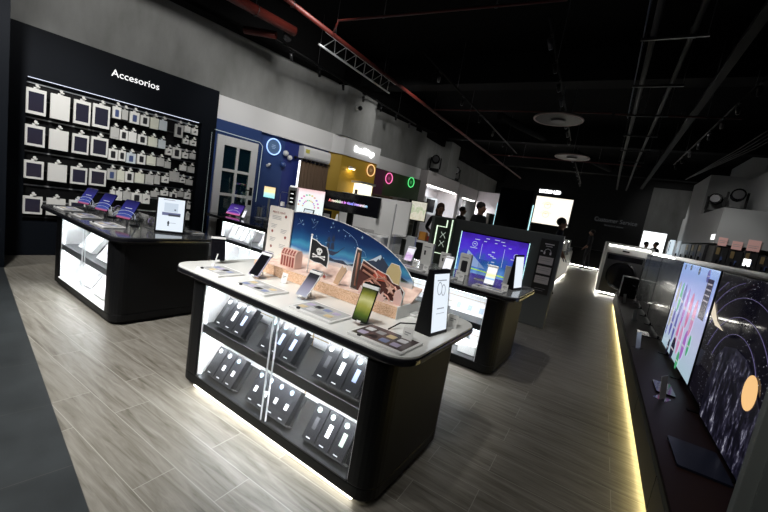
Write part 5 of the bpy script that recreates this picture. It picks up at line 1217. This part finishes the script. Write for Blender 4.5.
# balloon screen
SKYB = grad_screen('balloon_sky', [(0, (.50, .70, .80)), (.4, (.62, .66, .92)), (.75, (.42, .50, .95)), (1, (.36, .55, .98))], 'Z', .05, 1.07, .72, .1, 2)
p, sc = tv(3.96, 5.58, 'television showing colourful leaf-shaped balloons on pale blue', SKYB)
cols = [(.10, .55, .25), (.85, .25, .55), (.55, .20, .75), (.15, .15, .55), (.10, .65, .35), (.55, .55, .45), (.02, .02, .05), (.9, .4, .7)]
LM = [mat('leaf_%d' % i, (.02, .02, .02), .2, emit=c, es=.6) for i, c in enumerate(cols)]
rl = random.Random(11)
def leaf(cy, cz, w, h): return [(cy + w*math.sin(a*PI/8)*(1), cz + h*math.cos(a*PI/8)) for a in range(16)]
k = 0
for (cy, cz, w, h, c) in ((-.62, .72, .05, .13, 5), (-.44, .68, .05, .17, 4), (-.28, .66, .055, .19, 3), (-.08, .62, .055, .20, 2), (.14, .62, .06, .18, 1), (.36, .58, .06, .18, 7), (-.66, .42, .05, .12, 5), (-.50, .38, .055, .16, 3), (-.30, .36, .05, .18, 3), (-.10, .30, .055, .17, 1), (.08, .30, .06, .15, 7), (-.36, .12, .05, .09, 6), (-.12, .16, .09, .12, 6), (.30, .30, .06, .15, 2), (.48, .34, .04, .10, 0), (.22, .12, .055, .09, 0), (-.6, 1.02, .03, .03, 6), (-.3, 1.03, .035, .03, 6), (.1, 1.02, .035, .04, 6), (.48, 1.0, .05, .06, 3), (-.7, .25, .03, .06, 3)):
    facet(LM[c], sc, [leaf(-cy, cz, w, h)], 'screen_balloon', -.0026 - .0001*k); 
    facet(mat('leaf_band', (.02, .02, .02), .2, emit=(.8, .75, .85), es=.6), sc, [[(-cy-w*.9, cz-h*.1), (-cy+w*.9, cz-h*.1), (-cy+w*.9, cz+h*.02), (-cy-w*.9, cz+h*.02)]], 'screen_band', -.0036 - .0001*k); k += 1
facet(mat('tv_panel_dark', (.01, .01, .01), .2, emit=(.02, .02, .06), es=.8), sc, [[(-.72, .62), (-.52, .62), (-.52, .98), (-.72, .98)]], 'screen_panel', -.006)
facet(mat('leaf_band'), sc, [[(-.70, z), (-.54, z), (-.54, z+.012), (-.70, z+.012)] for z in (.93, .88, .83, .78)], 'screen_caption', -.0068)
# space screen
SPC = mat('space_screen', (.003, .003, .003), .06, spec=.08); _b = bsdf(SPC)
_tc = nd(SPC, 'ShaderNodeTexCoord'); _v = nd(SPC, 'ShaderNodeTexVoronoi'); _v.inputs['Scale'].default_value = 46; lk(SPC, _tc.outputs['Object'], _v.inputs['Vector'])
_n = nd(SPC, 'ShaderNodeTexNoise'); _n.inputs['Scale'].default_value = 3.2; _n.inputs['Detail'].default_value = 6; lk(SPC, _tc.outputs['Object'], _n.inputs[0])
_r1 = ramp(SPC, [(0, (1, 1, 1)), (.10, (.5, .5, .6)), (.2, (0, 0, 0))]); lk(SPC, _v.outputs['Distance'], _r1.inputs[0])
_r2 = ramp(SPC, [(.40, (.0, .0, .0)), (.62, (1, 1, 1))]); lk(SPC, _n.outputs[0], _r2.inputs[0])
_mx = nd(SPC, 'ShaderNodeMix', data_type='RGBA', blend_type='MULTIPLY'); _mx.inputs[0].default_value = 1; lk(SPC, _r1.outputs[0], _mx.inputs[6]); lk(SPC, _r2.outputs[0], _mx.inputs[7])
_ad = nd(SPC, 'ShaderNodeMix', data_type='RGBA', blend_type='ADD'); _ad.inputs[0].default_value = 1; _ad.inputs[7].default_value = (.004, .0035, .007, 1); lk(SPC, _mx.outputs[2], _ad.inputs[6])
lk(SPC, _ad.outputs[2], _b.inputs['Emission Color']); _b.inputs['Emission Strength'].default_value = .9
p, sc = tv(2.22, 3.92, 'television showing dark starry space with a rock and orange moon', SPC)
ARC = mat('space_arc', (.0, .0, .0), .2, emit=(.30, .26, .55), es=.4)
g = G()
for R_, zc in ((.30, .02), (.48, .04), (.66, .02), (.86, .0), (1.02, -.02), (1.14, -.04)):
    pts = []
    for i in range(25):
        a = rad(20 + 140*i/24); y = .05 - R_*1.0*math.cos(a)*1.0; z = .30 + (zc + R_*.75*math.sin(a))
        if z < 1.04 and abs(y) < .82: pts.append((-.004, y, z))
        elif len(pts) > 1: g.tube(pts, .0016, 4); pts = []
        else: pts = []
    if len(pts) > 1: g.tube(pts, .0016, 4)
g.obj('screen_arc', ARC, sc)
RK = mat('space_rock', (.02, .02, .02), .3); _b = bsdf(RK)
_tc = nd(RK, 'ShaderNodeTexCoord'); _mp = nd(RK, 'ShaderNodeMapping'); _mp.inputs['Scale'].default_value = (1, 2.6, 1.1); lk(RK, _tc.outputs['Object'], _mp.inputs[0])
_n = nd(RK, 'ShaderNodeTexNoise'); _n.inputs['Scale'].default_value = 6; _n.inputs['Detail'].default_value = 12; _n.inputs['Roughness'].default_value = .78; lk(RK, _mp.outputs[0], _n.inputs[0])
_r = ramp(RK, [(.48, (.002, .002, .006)), (.56, (.03, .027, .055)), (.62, (.33, .33, .42)), (.68, (.95, .95, 1))]); lk(RK, _n.outputs[0], _r.inputs[0]); lk(RK, _r.outputs[0], _b.inputs['Emission Color']); _b.inputs['Emission Strength'].default_value = .75
facet(RK, sc, [[(.36, .03), (.42, .26), (.38, .48), (.26, .58), (.05, .62), (-.16, .60), (-.36, .52), (-.55, .40), (-.6, .03)]], 'screen_rock', -.0058)
facet(mat('space_moon', (.02, .02, .02), .3, emit=(1, .60, .25), es=.95), sc, [[(-.33 + .10*math.cos(a*PI/12), .46 + .10*math.sin(a*PI/12)) for a in range(24)]], 'screen_moon', -.0072)
facet(mat('space_comet', (.02, .02, .02), .3, emit=(.9, .78, .6), es=.8), sc, [[(.80, .82), (.60, .70), (.40, .66), (.62, .66), (.80, .72)]], 'screen_comet', -.0064)

# acrylic card holders, base pads on the platform
def holder(label, x, y, h=.16, rz=0):
    p = thing('card_holder', label, 'card holder', (x, y, .311), rz, 'clear card holders on the brown platform')
    g = G(); g.box((-.05, -.04, 0), (.05, .05, .004)); g.obj('holder_base', ACRYL, p)
    g = G().at((0, 0, .004), (rad(-8), 0, 0)); g.box((-.055, 0, 0), (.055, .004, h)); g.obj('holder_face', mat('holder_pale', (.45, .45, .45), .25), p)
holder('clear upright card holder on the platform, nearest the camera', .66, 3.60, .18, rad(62))
holder('clear upright card holder on the platform, second from camera', .60, 5.15, .18, rad(62))
holder('clear upright card holder on the platform, third from camera', .68, 7.05, .18, rad(62))
holder('clear upright card holder on the platform, farthest from camera', .62, 8.9, .18, rad(62))
for i, (x, y, w, l, m_, d) in enumerate(((.60, 2.52, .24, .36, mat('pad_navy', (.010, .014, .028), .35), 'large dark navy mat lying on the platform at the front'), (.63, 3.72, .13, .30, BLACKG, 'black remote tray with white buttons behind the nearest card holder'), (.66, 5.95, .13, .3, BLACKG, 'black remote tray on the platform farther back'))):
    p = thing('platform_mat', d, 'mat', (x, y, .3115), 0)
    g = G(); g.prism(rrect(0, 0, w, l, .01, 3), 0, .012); g.obj('mat_body', m_, p)
    if i:
        g = G()
        for a in range(2):
            for b in range(5): g.box((.03+.05*a, .05+.045*b, .0122), (.042+.05*a, .057+.045*b, .0135))
        g.obj('button', GREYP, p)
# near grey side panel
p = thing('grey_end_panel', 'dark grey upright end panel cutting off the lower right corner', 'panel', (.722, 2.12, .311), 0)
g = G(); g.box((0, 0, 0), (.9, .05, 1.18)); g.obj('panel_board', mat('end_panel_grey', (.30, .33, .31), .5), p, bevel=.003)
g = G(); g.box((.05, -.010, .0), (.88, -.001, 1.15)); g.obj('panel_inlay', mat('end_panel_inlay', (.26, .29, .275), .45), p)
# ------------------------------------------------------------ ceiling services
def pipe(name, label, cat, pts, r, m, seg=10, clamps=None, hang=True):
    p = thing(name, label, cat, pts[0]); o = Vector(pts[0])
    g = G(); g.tube([Vector(q)-o for q in pts], r, seg); g.obj('pipe_run', m, p)
    if hang:
        a, b = Vector(pts[0]), Vector(pts[-1]); n = max(2, int((b-a).length/2.2))
        for i in range(n):
            q = a.lerp(b, (i+.5)/n) - o; zz = 4.745 - o.z
            if q.z + r < zz: g = G(); g.tube([(q.x, q.y, q.z+r), (q.x, q.y, zz)], .006, 5); g.torus((q.x, q.y, q.z), r+.008, .006, 'Y', 12, 5); g.obj('hanger', DSTEEL, p)
    return p
pipe('sprinkler_pipe', 'long red pipe running along the left of the ceiling', 'pipe', [(-4.38, 2.6, 4.0), (-4.36, 8, 4.0), (-4.33, 20, 4.0)], .035, REDPIPE)
pipe('sprinkler_pipe', 'fat red pipe ending in a flange at the upper left', 'pipe', [(-5.55, 1.8, 4.02), (-5.05, 4.55, 4.02)], .075, REDPIPE)
p = pipe('sprinkler_pipe', 'short red branch pipe with black end beside the fat red one', 'pipe', [(-5.80, 4.15, 3.93), (-5.33, 4.42, 3.93)], .06, REDPIPE, hang=False)
g = G(); g.lathe([(.075, 0), (.075, .04)], (.62, .36, 0), 14, axis='X'); g.obj('flange', DSTEEL, p)
pipe('sprinkler_pipe', 'thin red pipe crossing the ceiling from left to right near the top', 'pipe', [(-3.98, 4.38, 4.0), (-.9, 4.58, 4.0)], .016, REDPIPE)
pipe('sprinkler_pipe', 'thin red drop joining the long red pipe to the crossing one', 'pipe', [(-4.34, 4.70, 4.02), (-3.99, 4.40, 4.0)], .014, REDPIPE, hang=False)
pipe('sprinkler_pipe', 'thin red pipe crossing behind the nearer ceiling beam', 'pipe', [(-4.3, 8.6, 4.0), (-.4, 8.7, 4.0)], .016, REDPIPE)
pipe('sprinkler_pipe', 'thin red pipe crossing right of the ring lamps', 'pipe', [(-.35, 8.75, 4.0), (1.6, 8.9, 4.0)], .016, REDPIPE)
pipe('sprinkler_pipe', 'farther thin red pipe above the second ring lamp', 'pipe', [(-4.3, 14, 4.0), (.5, 14.2, 4.0)], .02, REDPIPE)
CON = mat('conduit_grey', (.04, .04, .04), .55)
for i, (x, r, d) in enumerate(((-.02, .035, 'left'), (.36, .03, 'middle'))):
    pipe('ceiling_conduit', 'grey conduit running down the right of the ceiling, %s of the pair' % d, 'conduit', [(x, 2.0, 4.0), (x, 8, 3.98), (x-.02, 14, 4.0), (x+.02, 20.5, 4.0)], r, CON)
pipe('cable_bundle', 'thin blue-grey cable beside the left conduit', 'cable', [(-.12, 2.5, 4.03), (-.12, 9, 4.0)], .008, mat('cable_blue', (.08, .10, .16), .5), hang=False)
for i in range(6):
    y = 5.5 + 1.55*i; g = G(); g.box((-.14, 0, 0), (.52, .03, .03)); g.tube([(-.12, .015, 0.03), (-.12, .015, .832)], .004, 5); g.tube([(.50, .015, .03), (.50, .015, .832)], .004, 5)
    o = g.obj('conduit_trapeze', DSTEEL, None, (0, y, 3.925)); tag(o, 'small steel trapeze carrying the conduits, %s from camera' % ORD[i], 'bracket', 'steel trapezes under the ceiling conduits')
p = thing('cable_tray', 'wide dark cable tray along the right of the ceiling', 'cable tray', (.92, 3, 4.05), 0)
g = G(); g.box((-.055, 0, 0), (.055, 17, .012)); g.box((-.055, 0, .012), (-.048, 17, .06)); g.box((.048, 0, .012), (.055, 17, .06)); g.obj('tray_channel', mat('tray_grey', (.006, .006, .006), .7), p)
for i in range(5): g = G(); g.tube([(-.05, .5+3.6*i, .06), (-.05, .5+3.6*i, .69)], .006, 5); g.tube([(.05, .5+3.6*i, .06), (.05, .5+3.6*i, .69)], .006, 5); g.obj('hanger', DSTEEL, p)
# right cluster of wires
for i in range(4):
    pipe('ceiling_wire', 'thin dark wire sagging at the far right of the ceiling, %s' % ORD[i], 'cable', [(2.3+.12*i, 6.0, 4.1), (2.1+.08*i, 11, 3.98), (1.9, 16, 4.0)], .012, CON, 6, hang=False)
# track with spots
def track(label, x, y0, y1, z, n, grp, ang=35, xx=None, bright=ALU):
    p = thing('light_track', label, 'light track', (x, y0, z), 0)
    x1 = (xx if xx is not None else x) - x
    g = G(); g.tube([(0, 0, 0), (x1, y1-y0, 0)], .018, 6); g.obj('track_rail', BLACK, p)
    for k in range(2):
        q = .2 + .6*k; g = G(); g.tube([(x1*q, (y1-y0)*q, .018), (x1*q, (y1-y0)*q, 4.745-z)], .005, 5); g.obj('hanger', DSTEEL, p)
    for i in range(n):
        f = (i+.5)/n; q = thing('track_spotlight', 'spotlight on %s, %s from the camera' % (label.replace('ceiling ', '').replace('light ', ''), ORD[i % 12]), 'spotlight', (x+x1*f, y0+(y1-y0)*f, z-.019), 0, grp)
        g = G(); g.box((-.012, -.05, -.02), (.012, .05, 0)); g.tube([(0, 0, -.02), (0, 0, -.07)], .006, 5); g.obj('spot_mount', BLACK, q)
        g = G().at((0, 0, -.11), (rad(ang), 0, rad(25 if x < -2 else -20))); g.lathe([(.026, -.06), (.032, .06)], seg=12); g.obj('spot_head', BLACK if i % 3 else DSTEEL, q)
        g = G().at((0, 0, -.11), (rad(ang), 0, rad(25 if x < -2 else -20))); g.lathe([(.022, -.066), (.022, -.061)], seg=12); g.obj('spot_rim', bright, q)
track('black light track by the concrete wall', -5.3, 4.4, 9.5, 3.85, 7, 'spotlights on the wall track', xx=-5.2)
track('black light track left of the ring lamps', -3.0, 5.4, 13.0, 3.9, 6, 'spotlights on the centre-left track', xx=-3.1)
track('black light track over the ring lamps', -1.05, 4.6, 10.5, 3.85, 8, 'spotlights on the centre track', xx=-1.25)
track('black light track beyond the second ring lamp', -1.3, 12.0, 18.5, 3.85, 7, 'spotlights on the far centre track', xx=-1.4)
track('black light track right of the cable tray', 1.35, 5.6, 13, 3.9, 9, 'spotlights on the right track', xx=1.2)
# short aluminium truss
p = thing('lighting_truss', 'short silver zigzag truss hanging by the long red pipe', 'truss', (-4.62, 4.70, 3.86), 0)
g = G(); g.tube([(0, 0, 0), (0, 2.3, 0)], .018, 8); g.tube([(.12, 0, .18), (.12, 2.3, .18)], .014, 8); g.obj('truss_chord', ALU, p)
g = G()
for i in range(7):
    y = .1 + .3*i; g.tube([(0, y, 0), (.12, y+.15, .18), (0, y+.3, 0)], .008, 6)
g.obj('truss_web', ALU, p)
g = G(); g.tube([(.06, .3, .10), (.06, .3, .965)], .005, 5); g.tube([(.06, 2.0, .10), (.06, 2.0, .965)], .005, 5); g.obj('hanger', DSTEEL, p)
# ring lamps
for i, (x, y) in enumerate(((-1.22, 7.75), (-1.22, 11.35))):
    p = thing('ring_lamp', ['round disc lamp with pinkish rim, nearer of the two on the ceiling', 'round disc lamp with pinkish rim, farther of the two on the ceiling'][i], 'ceiling lamp', (x, y, 3.58), 0, 'round disc lamps under the ceiling')
    g = G(); g.lathe([(.40, 0), (.43, .02), (.42, .05), (.36, .05)], seg=40); g.obj('lamp_disc', mat('disc_grey', (.05, .04, .04), .4), p)
    g = G(); g.torus((0, 0, .012), .43, .016, 'Z', 40, 8); g.obj('lamp_rim', mat('disc_rim', (.5, .38, .36), .3), p)
    g = G(); g.lathe([(.12, -.03), (.14, -.001)], seg=20); g.tube([(0, 0, .05), (0, 0, [.628, 1.178][i])], .008, 6); g.obj('lamp_hub', DSTEEL, p)
# ceiling camera by the pier
p = thing('security_camera', 'small black security camera at the top of the concrete pier', 'camera', TW(-6.61, 6.05, 3.55), TROT)
g = G(); g.lathe([(.04, 0), (.04, .03)], axis='X', seg=12); g.tube([(.03, 0, 0), (.08, 0, .02)], .012); g.obj('camera_mount', PLAST, p)
g = G(); g.ball((.12, 0, 0), .055); g.obj('camera_body', BLACKG, p)
for i, (x, y) in enumerate(((-2.2, 8.3), (-.6, 12.4))):
    pipe('ceiling_duct', 'dim grey duct length above the ring lamps, %s' % ['nearer', 'farther'][i], 'duct', [(x+1.4*0-.9, y-.0+2.0, 4.35), (x+.2, y+5, 4.35)], .10, BEAM, 12, hang=False)

# ------------------------------------------------------------ people
def person(label, loc, rz, height, pose, cloth, trousers, hair, female=False):
    """one continuous skinned body; clothing and hair as children. local: faces -y"""
    s = height/1.75
    P = thing('person', label, 'person', loc, rz)
    J = dict(pelvis=(0, 0, .95), spine=(0, 0, 1.12), chest=(0, -.01, 1.32), neckb=(0, 0, 1.47), neck=(0, -.01, 1.53), head=(0, -.02, 1.60), skull=(0, -.015, 1.67),
             shL=(.17, 0, 1.43), shR=(-.17, 0, 1.43), hipL=(.09, 0, .90), hipR=(-.09, 0, .90))
    if pose == 'walk':
        J.update(elL=(.24, .05, 1.15), elR=(-.24, -.02, 1.15), wrL=(.22, -.12, .95), wrR=(-.22, -.16, .98), knL=(.10, -.06, .50), knR=(-.10, .04, .49), anL=(.11, .0, .09), anR=(-.11, .14, .10), toL=(.11, -.16, .03), toR=(-.11, -.0, .03))
    else:
        J.update(elL=(.25, .02, 1.16), elR=(-.25, .02, 1.16), wrL=(.17, -.20, 1.06), wrR=(-.17, -.20, 1.06), knL=(.10, -.02, .50), knR=(-.10, -.02, .50), anL=(.11, .02, .09), anR=(-.11, .02, .09), toL=(.12, -.14, .03), toR=(-.12, -.14, .03))
    Rr = dict(pelvis=.135, spine=.125, chest=.15, neckb=.075, neck=.055, head=.085, skull=.092, shL=.075, shR=.075, hipL=.10, hipR=.10, elL=.048, elR=.048, wrL=.03, wrR=.03, knL=.062, knR=.062, anL=.042, anR=.042, toL=.035, toR=.035)
    if female: Rr.update(shL=.06, shR=.06, chest=.13, spine=.105)
    E = [('pelvis', 'spine'), ('spine', 'chest'), ('chest', 'neckb'), ('neckb', 'neck'), ('neck', 'head'), ('head', 'skull'), ('chest', 'shL'), ('chest', 'shR'), ('shL', 'elL'), ('elL', 'wrL'), ('shR', 'elR'), ('elR', 'wrR'), ('pelvis', 'hipL'), ('pelvis', 'hipR'), ('hipL', 'knL'), ('knL', 'anL'), ('anL', 'toL'), ('hipR', 'knR'), ('knR', 'anR'), ('anR', 'toR')]
    # five fingers per hand as short chains
    for sd in ('L', 'R'):
        w = Vector(J['wr'+sd]); el = Vector(J['el'+sd]); d = (w-el).normalized()
        side = Vector((1, 0, 0)); pm = w + d*.075; J['pm'+sd] = tuple(pm); Rr['pm'+sd] = .032; E.append(('wr'+sd, 'pm'+sd))
        for f, (off, ln) in enumerate(((-.028, .065), (-.010, .075), (.009, .072), (.026, .058))):
            a = pm + side*off + d*.02; b = a + d*ln*.6 + Vector((0, 0, -.012)); c = b + d*ln*.4 + Vector((0, 0, -.018))
            for nm, q, r in (('a', a, .011), ('b', b, .009), ('c', c, .008)): J['f%d%s%s' % (f, nm, sd)] = tuple(q); Rr['f%d%s%s' % (f, nm, sd)] = r
            E += [('pm'+sd, 'f%da%s' % (f, sd)), ('f%da%s' % (f, sd), 'f%db%s' % (f, sd)), ('f%db%s' % (f, sd), 'f%dc%s' % (f, sd))]
        q = w + d*.03 + side*(-.035 if sd == 'L' else .035); J['th'+sd] = tuple(q + d*.04); Rr['th'+sd] = .010; E.append(('wr'+sd, 'th'+sd))
    names = list(J); me = bpy.data.meshes.new('person_body'); me.from_pydata([Vector(J[n])*s for n in names], [(names.index(a), names.index(b)) for a, b in E], [])
    o = bpy.data.objects.new('tmp', me); COL.objects.link(o)
    o.modifiers.new('skin', 'SKIN'); sub = o.modifiers.new('sub', 'SUBSURF'); sub.levels = 1; sub.render_levels = 1
    if not me.skin_vertices: 
        bpy.context.view_layer.update()
    for i, n in enumerate(names):
        v = me.skin_vertices[0].data[i]; v.radius = (Rr[n]*s, Rr[n]*s*(.72 if n in ('chest', 'spine', 'pelvis') else 1)); v.use_root = (n == 'pelvis')
    dg = bpy.context.evaluated_depsgraph_get(); bm2 = bpy.data.meshes.new_from_object(o.evaluated_get(dg)); COL.objects.unlink(o); bpy.data.objects.remove(o)
    bm2.materials.clear()
    for m_ in (SKIN, cloth, trousers, BLACK): bm2.materials.append(m_)
    for pl in bm2.polygons:
        c = pl.center/s; pl.use_smooth = True
        if c.z > 1.50: pl.material_index = 0
        elif c.z < .10: pl.material_index = 3
        elif c.z < .93 and abs(c.x) < .2 and not (c.y < -.13 and c.z > .8): pl.material_index = 2
        elif (Vector(c)-Vector(J['wrL'])).length < .14 or (Vector(c)-Vector(J['wrR'])).length < .14: pl.material_index = 0
        else: pl.material_index = 1
    body = bpy.data.objects.new('body', bm2); COL.objects.link(body); body.parent = P
    # face and hair
    g = G(); g.M = Matrix.Scale(s, 4)
    g.ball((0, .012, 1.685), .105, sc=(.90, 1.0, .95), seg=16)
    if female:
        g.ball((0, .05, 1.60), .10, sc=(1.0, .8, 1.3)); g.ball((0, .07, 1.48), .09, sc=(1.0, .6, 1.3))
    hr = g.obj('hair', hair, P)
    g = G(); g.M = Matrix.Scale(s, 4)
    g.prism([(-.012, 1.598), (.012, 1.598), (.006, 1.64), (-.006, 1.64)], -.128, -.10, plane='XZ'); g.ball((.088, -.01, 1.625), .022, sc=(.5, .8, 1.2)); g.ball((-.088, -.01, 1.625), .022, sc=(.5, .8, 1.2)); g.ball((0, -.06, 1.62), .07, sc=(.92, .75, 1.25), seg=16)
    g.obj('face', SKIN, P)
    g = G(); g.M = Matrix.Scale(s, 4); g.ball((.03, -.112, 1.645), .009); g.ball((-.03, -.112, 1.645), .009); g.box((-.025, -.113, 1.572), (.025, -.105, 1.577)); g.obj('eyes_and_mouth', HAIR, P)
    return P
person('man with short dark hair and black jacket, standing behind the blue-panel wall', (-2.60, 8.6, 0), rad(70), 1.88, 'stand', CLOTHB, CLOTHB, HAIR)
person('woman with long reddish-brown hair in dark top, behind the outline sign', (-3.25, 7.75, 0), rad(40), 1.69, 'stand', CLOTHB, CLOTHB, mat('hair_auburn', (.05, .018, .010), .6), True)
person('man in navy shirt facing right, in front of the cream LED wall', (-.92, 9.55, 0), rad(95), 1.83, 'walk', CLOTHN, CLOTHB, HAIR)
person('person in black walking at the far end of the aisle', (-.55, 20.4, 0), rad(-100), 1.95, 'walk', CLOTHB, CLOTHB, HAIR)
person('dark-haired person before the white screen, right of the pair', (2.10, 21.3, 0), rad(-60), 1.86, 'stand', CLOTHB, CLOTHB, HAIR)
person('dark-haired person before the white screen, left of the pair', (1.62, 19.9, 0), rad(30), 1.78, 'stand', CLOTHB, CLOTHB, HAIR)
person('person with dark hair behind the short-haired man, at the lit alcove', (-3.95, 11.2, 0), rad(80), 1.80, 'stand', CLOTHB, CLOTHB, HAIR)

# ------------------------------------------------------------ lights
spot('track_or_fill_spot', (-2.9, -1.2, 4.2), (-2.9, .8, 0), 1500, 56, .95, r=.25)
spot('track_or_fill_spot', (-5.2, -.6, 4.2), (-4.9, 1.2, 0), 420, 46, .95, r=.25)
spot('track_or_fill_spot', (-1.3, .2, 4.2), (-1.5, 1.9, .9), 330, 34, .7, r=.12)
spot('track_or_fill_spot', (-3.3, .2, 4.2), (-6.6, 1.9, 1.2), 720, 44, .8, r=.2)
spot('track_or_fill_spot', (-3.0, 1.5, 4.3), (-6.8, 3.6, 3.5), 240, 80, .9, r=.2)
spot('track_or_fill_spot', (-3.6, 3.8, 4.2), (-6.8, 6.0, 3.0), 130, 80, .9, r=.2)
spot('track_or_fill_spot', (-3.2, 4.5, 4.0), (-6.8, 6.6, 1.9), 130, 45, .9, r=.15)
spot('track_or_fill_spot', (-3.5, 7.0, 4.0), (-6.8, 9.0, 2.6), 100, 70, .9, r=.15)
spot('track_or_fill_spot', (-4.6, .4, 4.1), (-4.6, 2.0, .8), 90, 45, .8, r=.1)
spot('track_or_fill_spot', (-1.6, 2.6, 3.9), (-1.4, 3.9, .8), 140, 50, .8, r=.1)
spot('track_or_fill_spot', (-3.4, 3.8, 3.9), (-3.8, 5.3, 1.0), 230, 50, .8, r=.1)
spot('track_or_fill_spot', (-1.2, 4.5, 3.9), (-1.6, 6.2, 1.0), 40, 60, .8, r=.1)
spot('track_or_fill_spot', (-.2, 1.2, 4.2), (-.2, 3.2, 0), 110, 75, .95, r=.7)
spot('track_or_fill_spot', (.6, 9, 4.0), (2.6, 11.6, 2.2), 120, 70, .9, r=.15)
spot('track_or_fill_spot', (-3.4, 10.0, 4.0), (-5.4, 12.4, 2.4), 60, 70, .9, r=.15)
spot('track_or_fill_spot', (1.6, 18, 4.0), (2.4, 22, 3.0), 50, 60, .9, r=.15)
spot('track_or_fill_spot', (-.7, -1.6, 3.6), (-1.5, 1.9, .9), 170, 36, .8, r=.1)  # front fill added behind the camera, not a lamp on the tracks
spot('track_or_fill_spot', (-2.0, 6.4, 3.7), (-2.8, 8.3, 1.6), 45, 40, .8, r=.1)  # weak fill added to light the heads of the standing people
spot('track_or_fill_spot', (-1.6, 4.0, 4.0), (-3.2, 5.3, 1.1), 150, 40, .8, r=.15)  # fill added from the right to brighten the desk's side panel
spot('track_or_fill_spot', (-4.3, 2.8, 4.1), (-6.4, 4.6, 1.5), 110, 40, .8, r=.15)  # extra light added to whiten the glazed door
spot('track_or_fill_spot', (.2, .6, 3.9), (1.0, 2.2, .8), 30, 60, .9, r=.15)  # small fill added to lift the grey end panel
spot('track_or_fill_spot', (.9, 15.0, 3.9), (2.3, 17.2, 1.5), 160, 50, .8, r=.1)  # added so the white fridges beyond the soffit come out bright
spot('track_or_fill_spot', (1.5, 9.4, 3.9), (2.6, 11.5, 1.4), 70, 40, .8, r=.1)
area('alcove_light', (-5.75, 12.9, 2.36), (0, 0, 0), 2.4, 60, (.85, .92, 1), .2)
area('alcove_light', (-5.80, 16.1, 2.31), (0, 0, 0), 1.6, 110, (.9, .95, 1), .2)
S.world = bpy.data.worlds.new('world'); S.world.use_nodes = True
S.world.node_tree.nodes['Background'].inputs[0].default_value = (.55, .6, .7, 1); S.world.node_tree.nodes['Background'].inputs[1].default_value = .005
S.view_settings.view_transform = 'Standard'; S.view_settings.look = 'None'; S.view_settings.gamma = 1; S.view_settings.exposure = 0; S.view_settings.use_curve_mapping = False
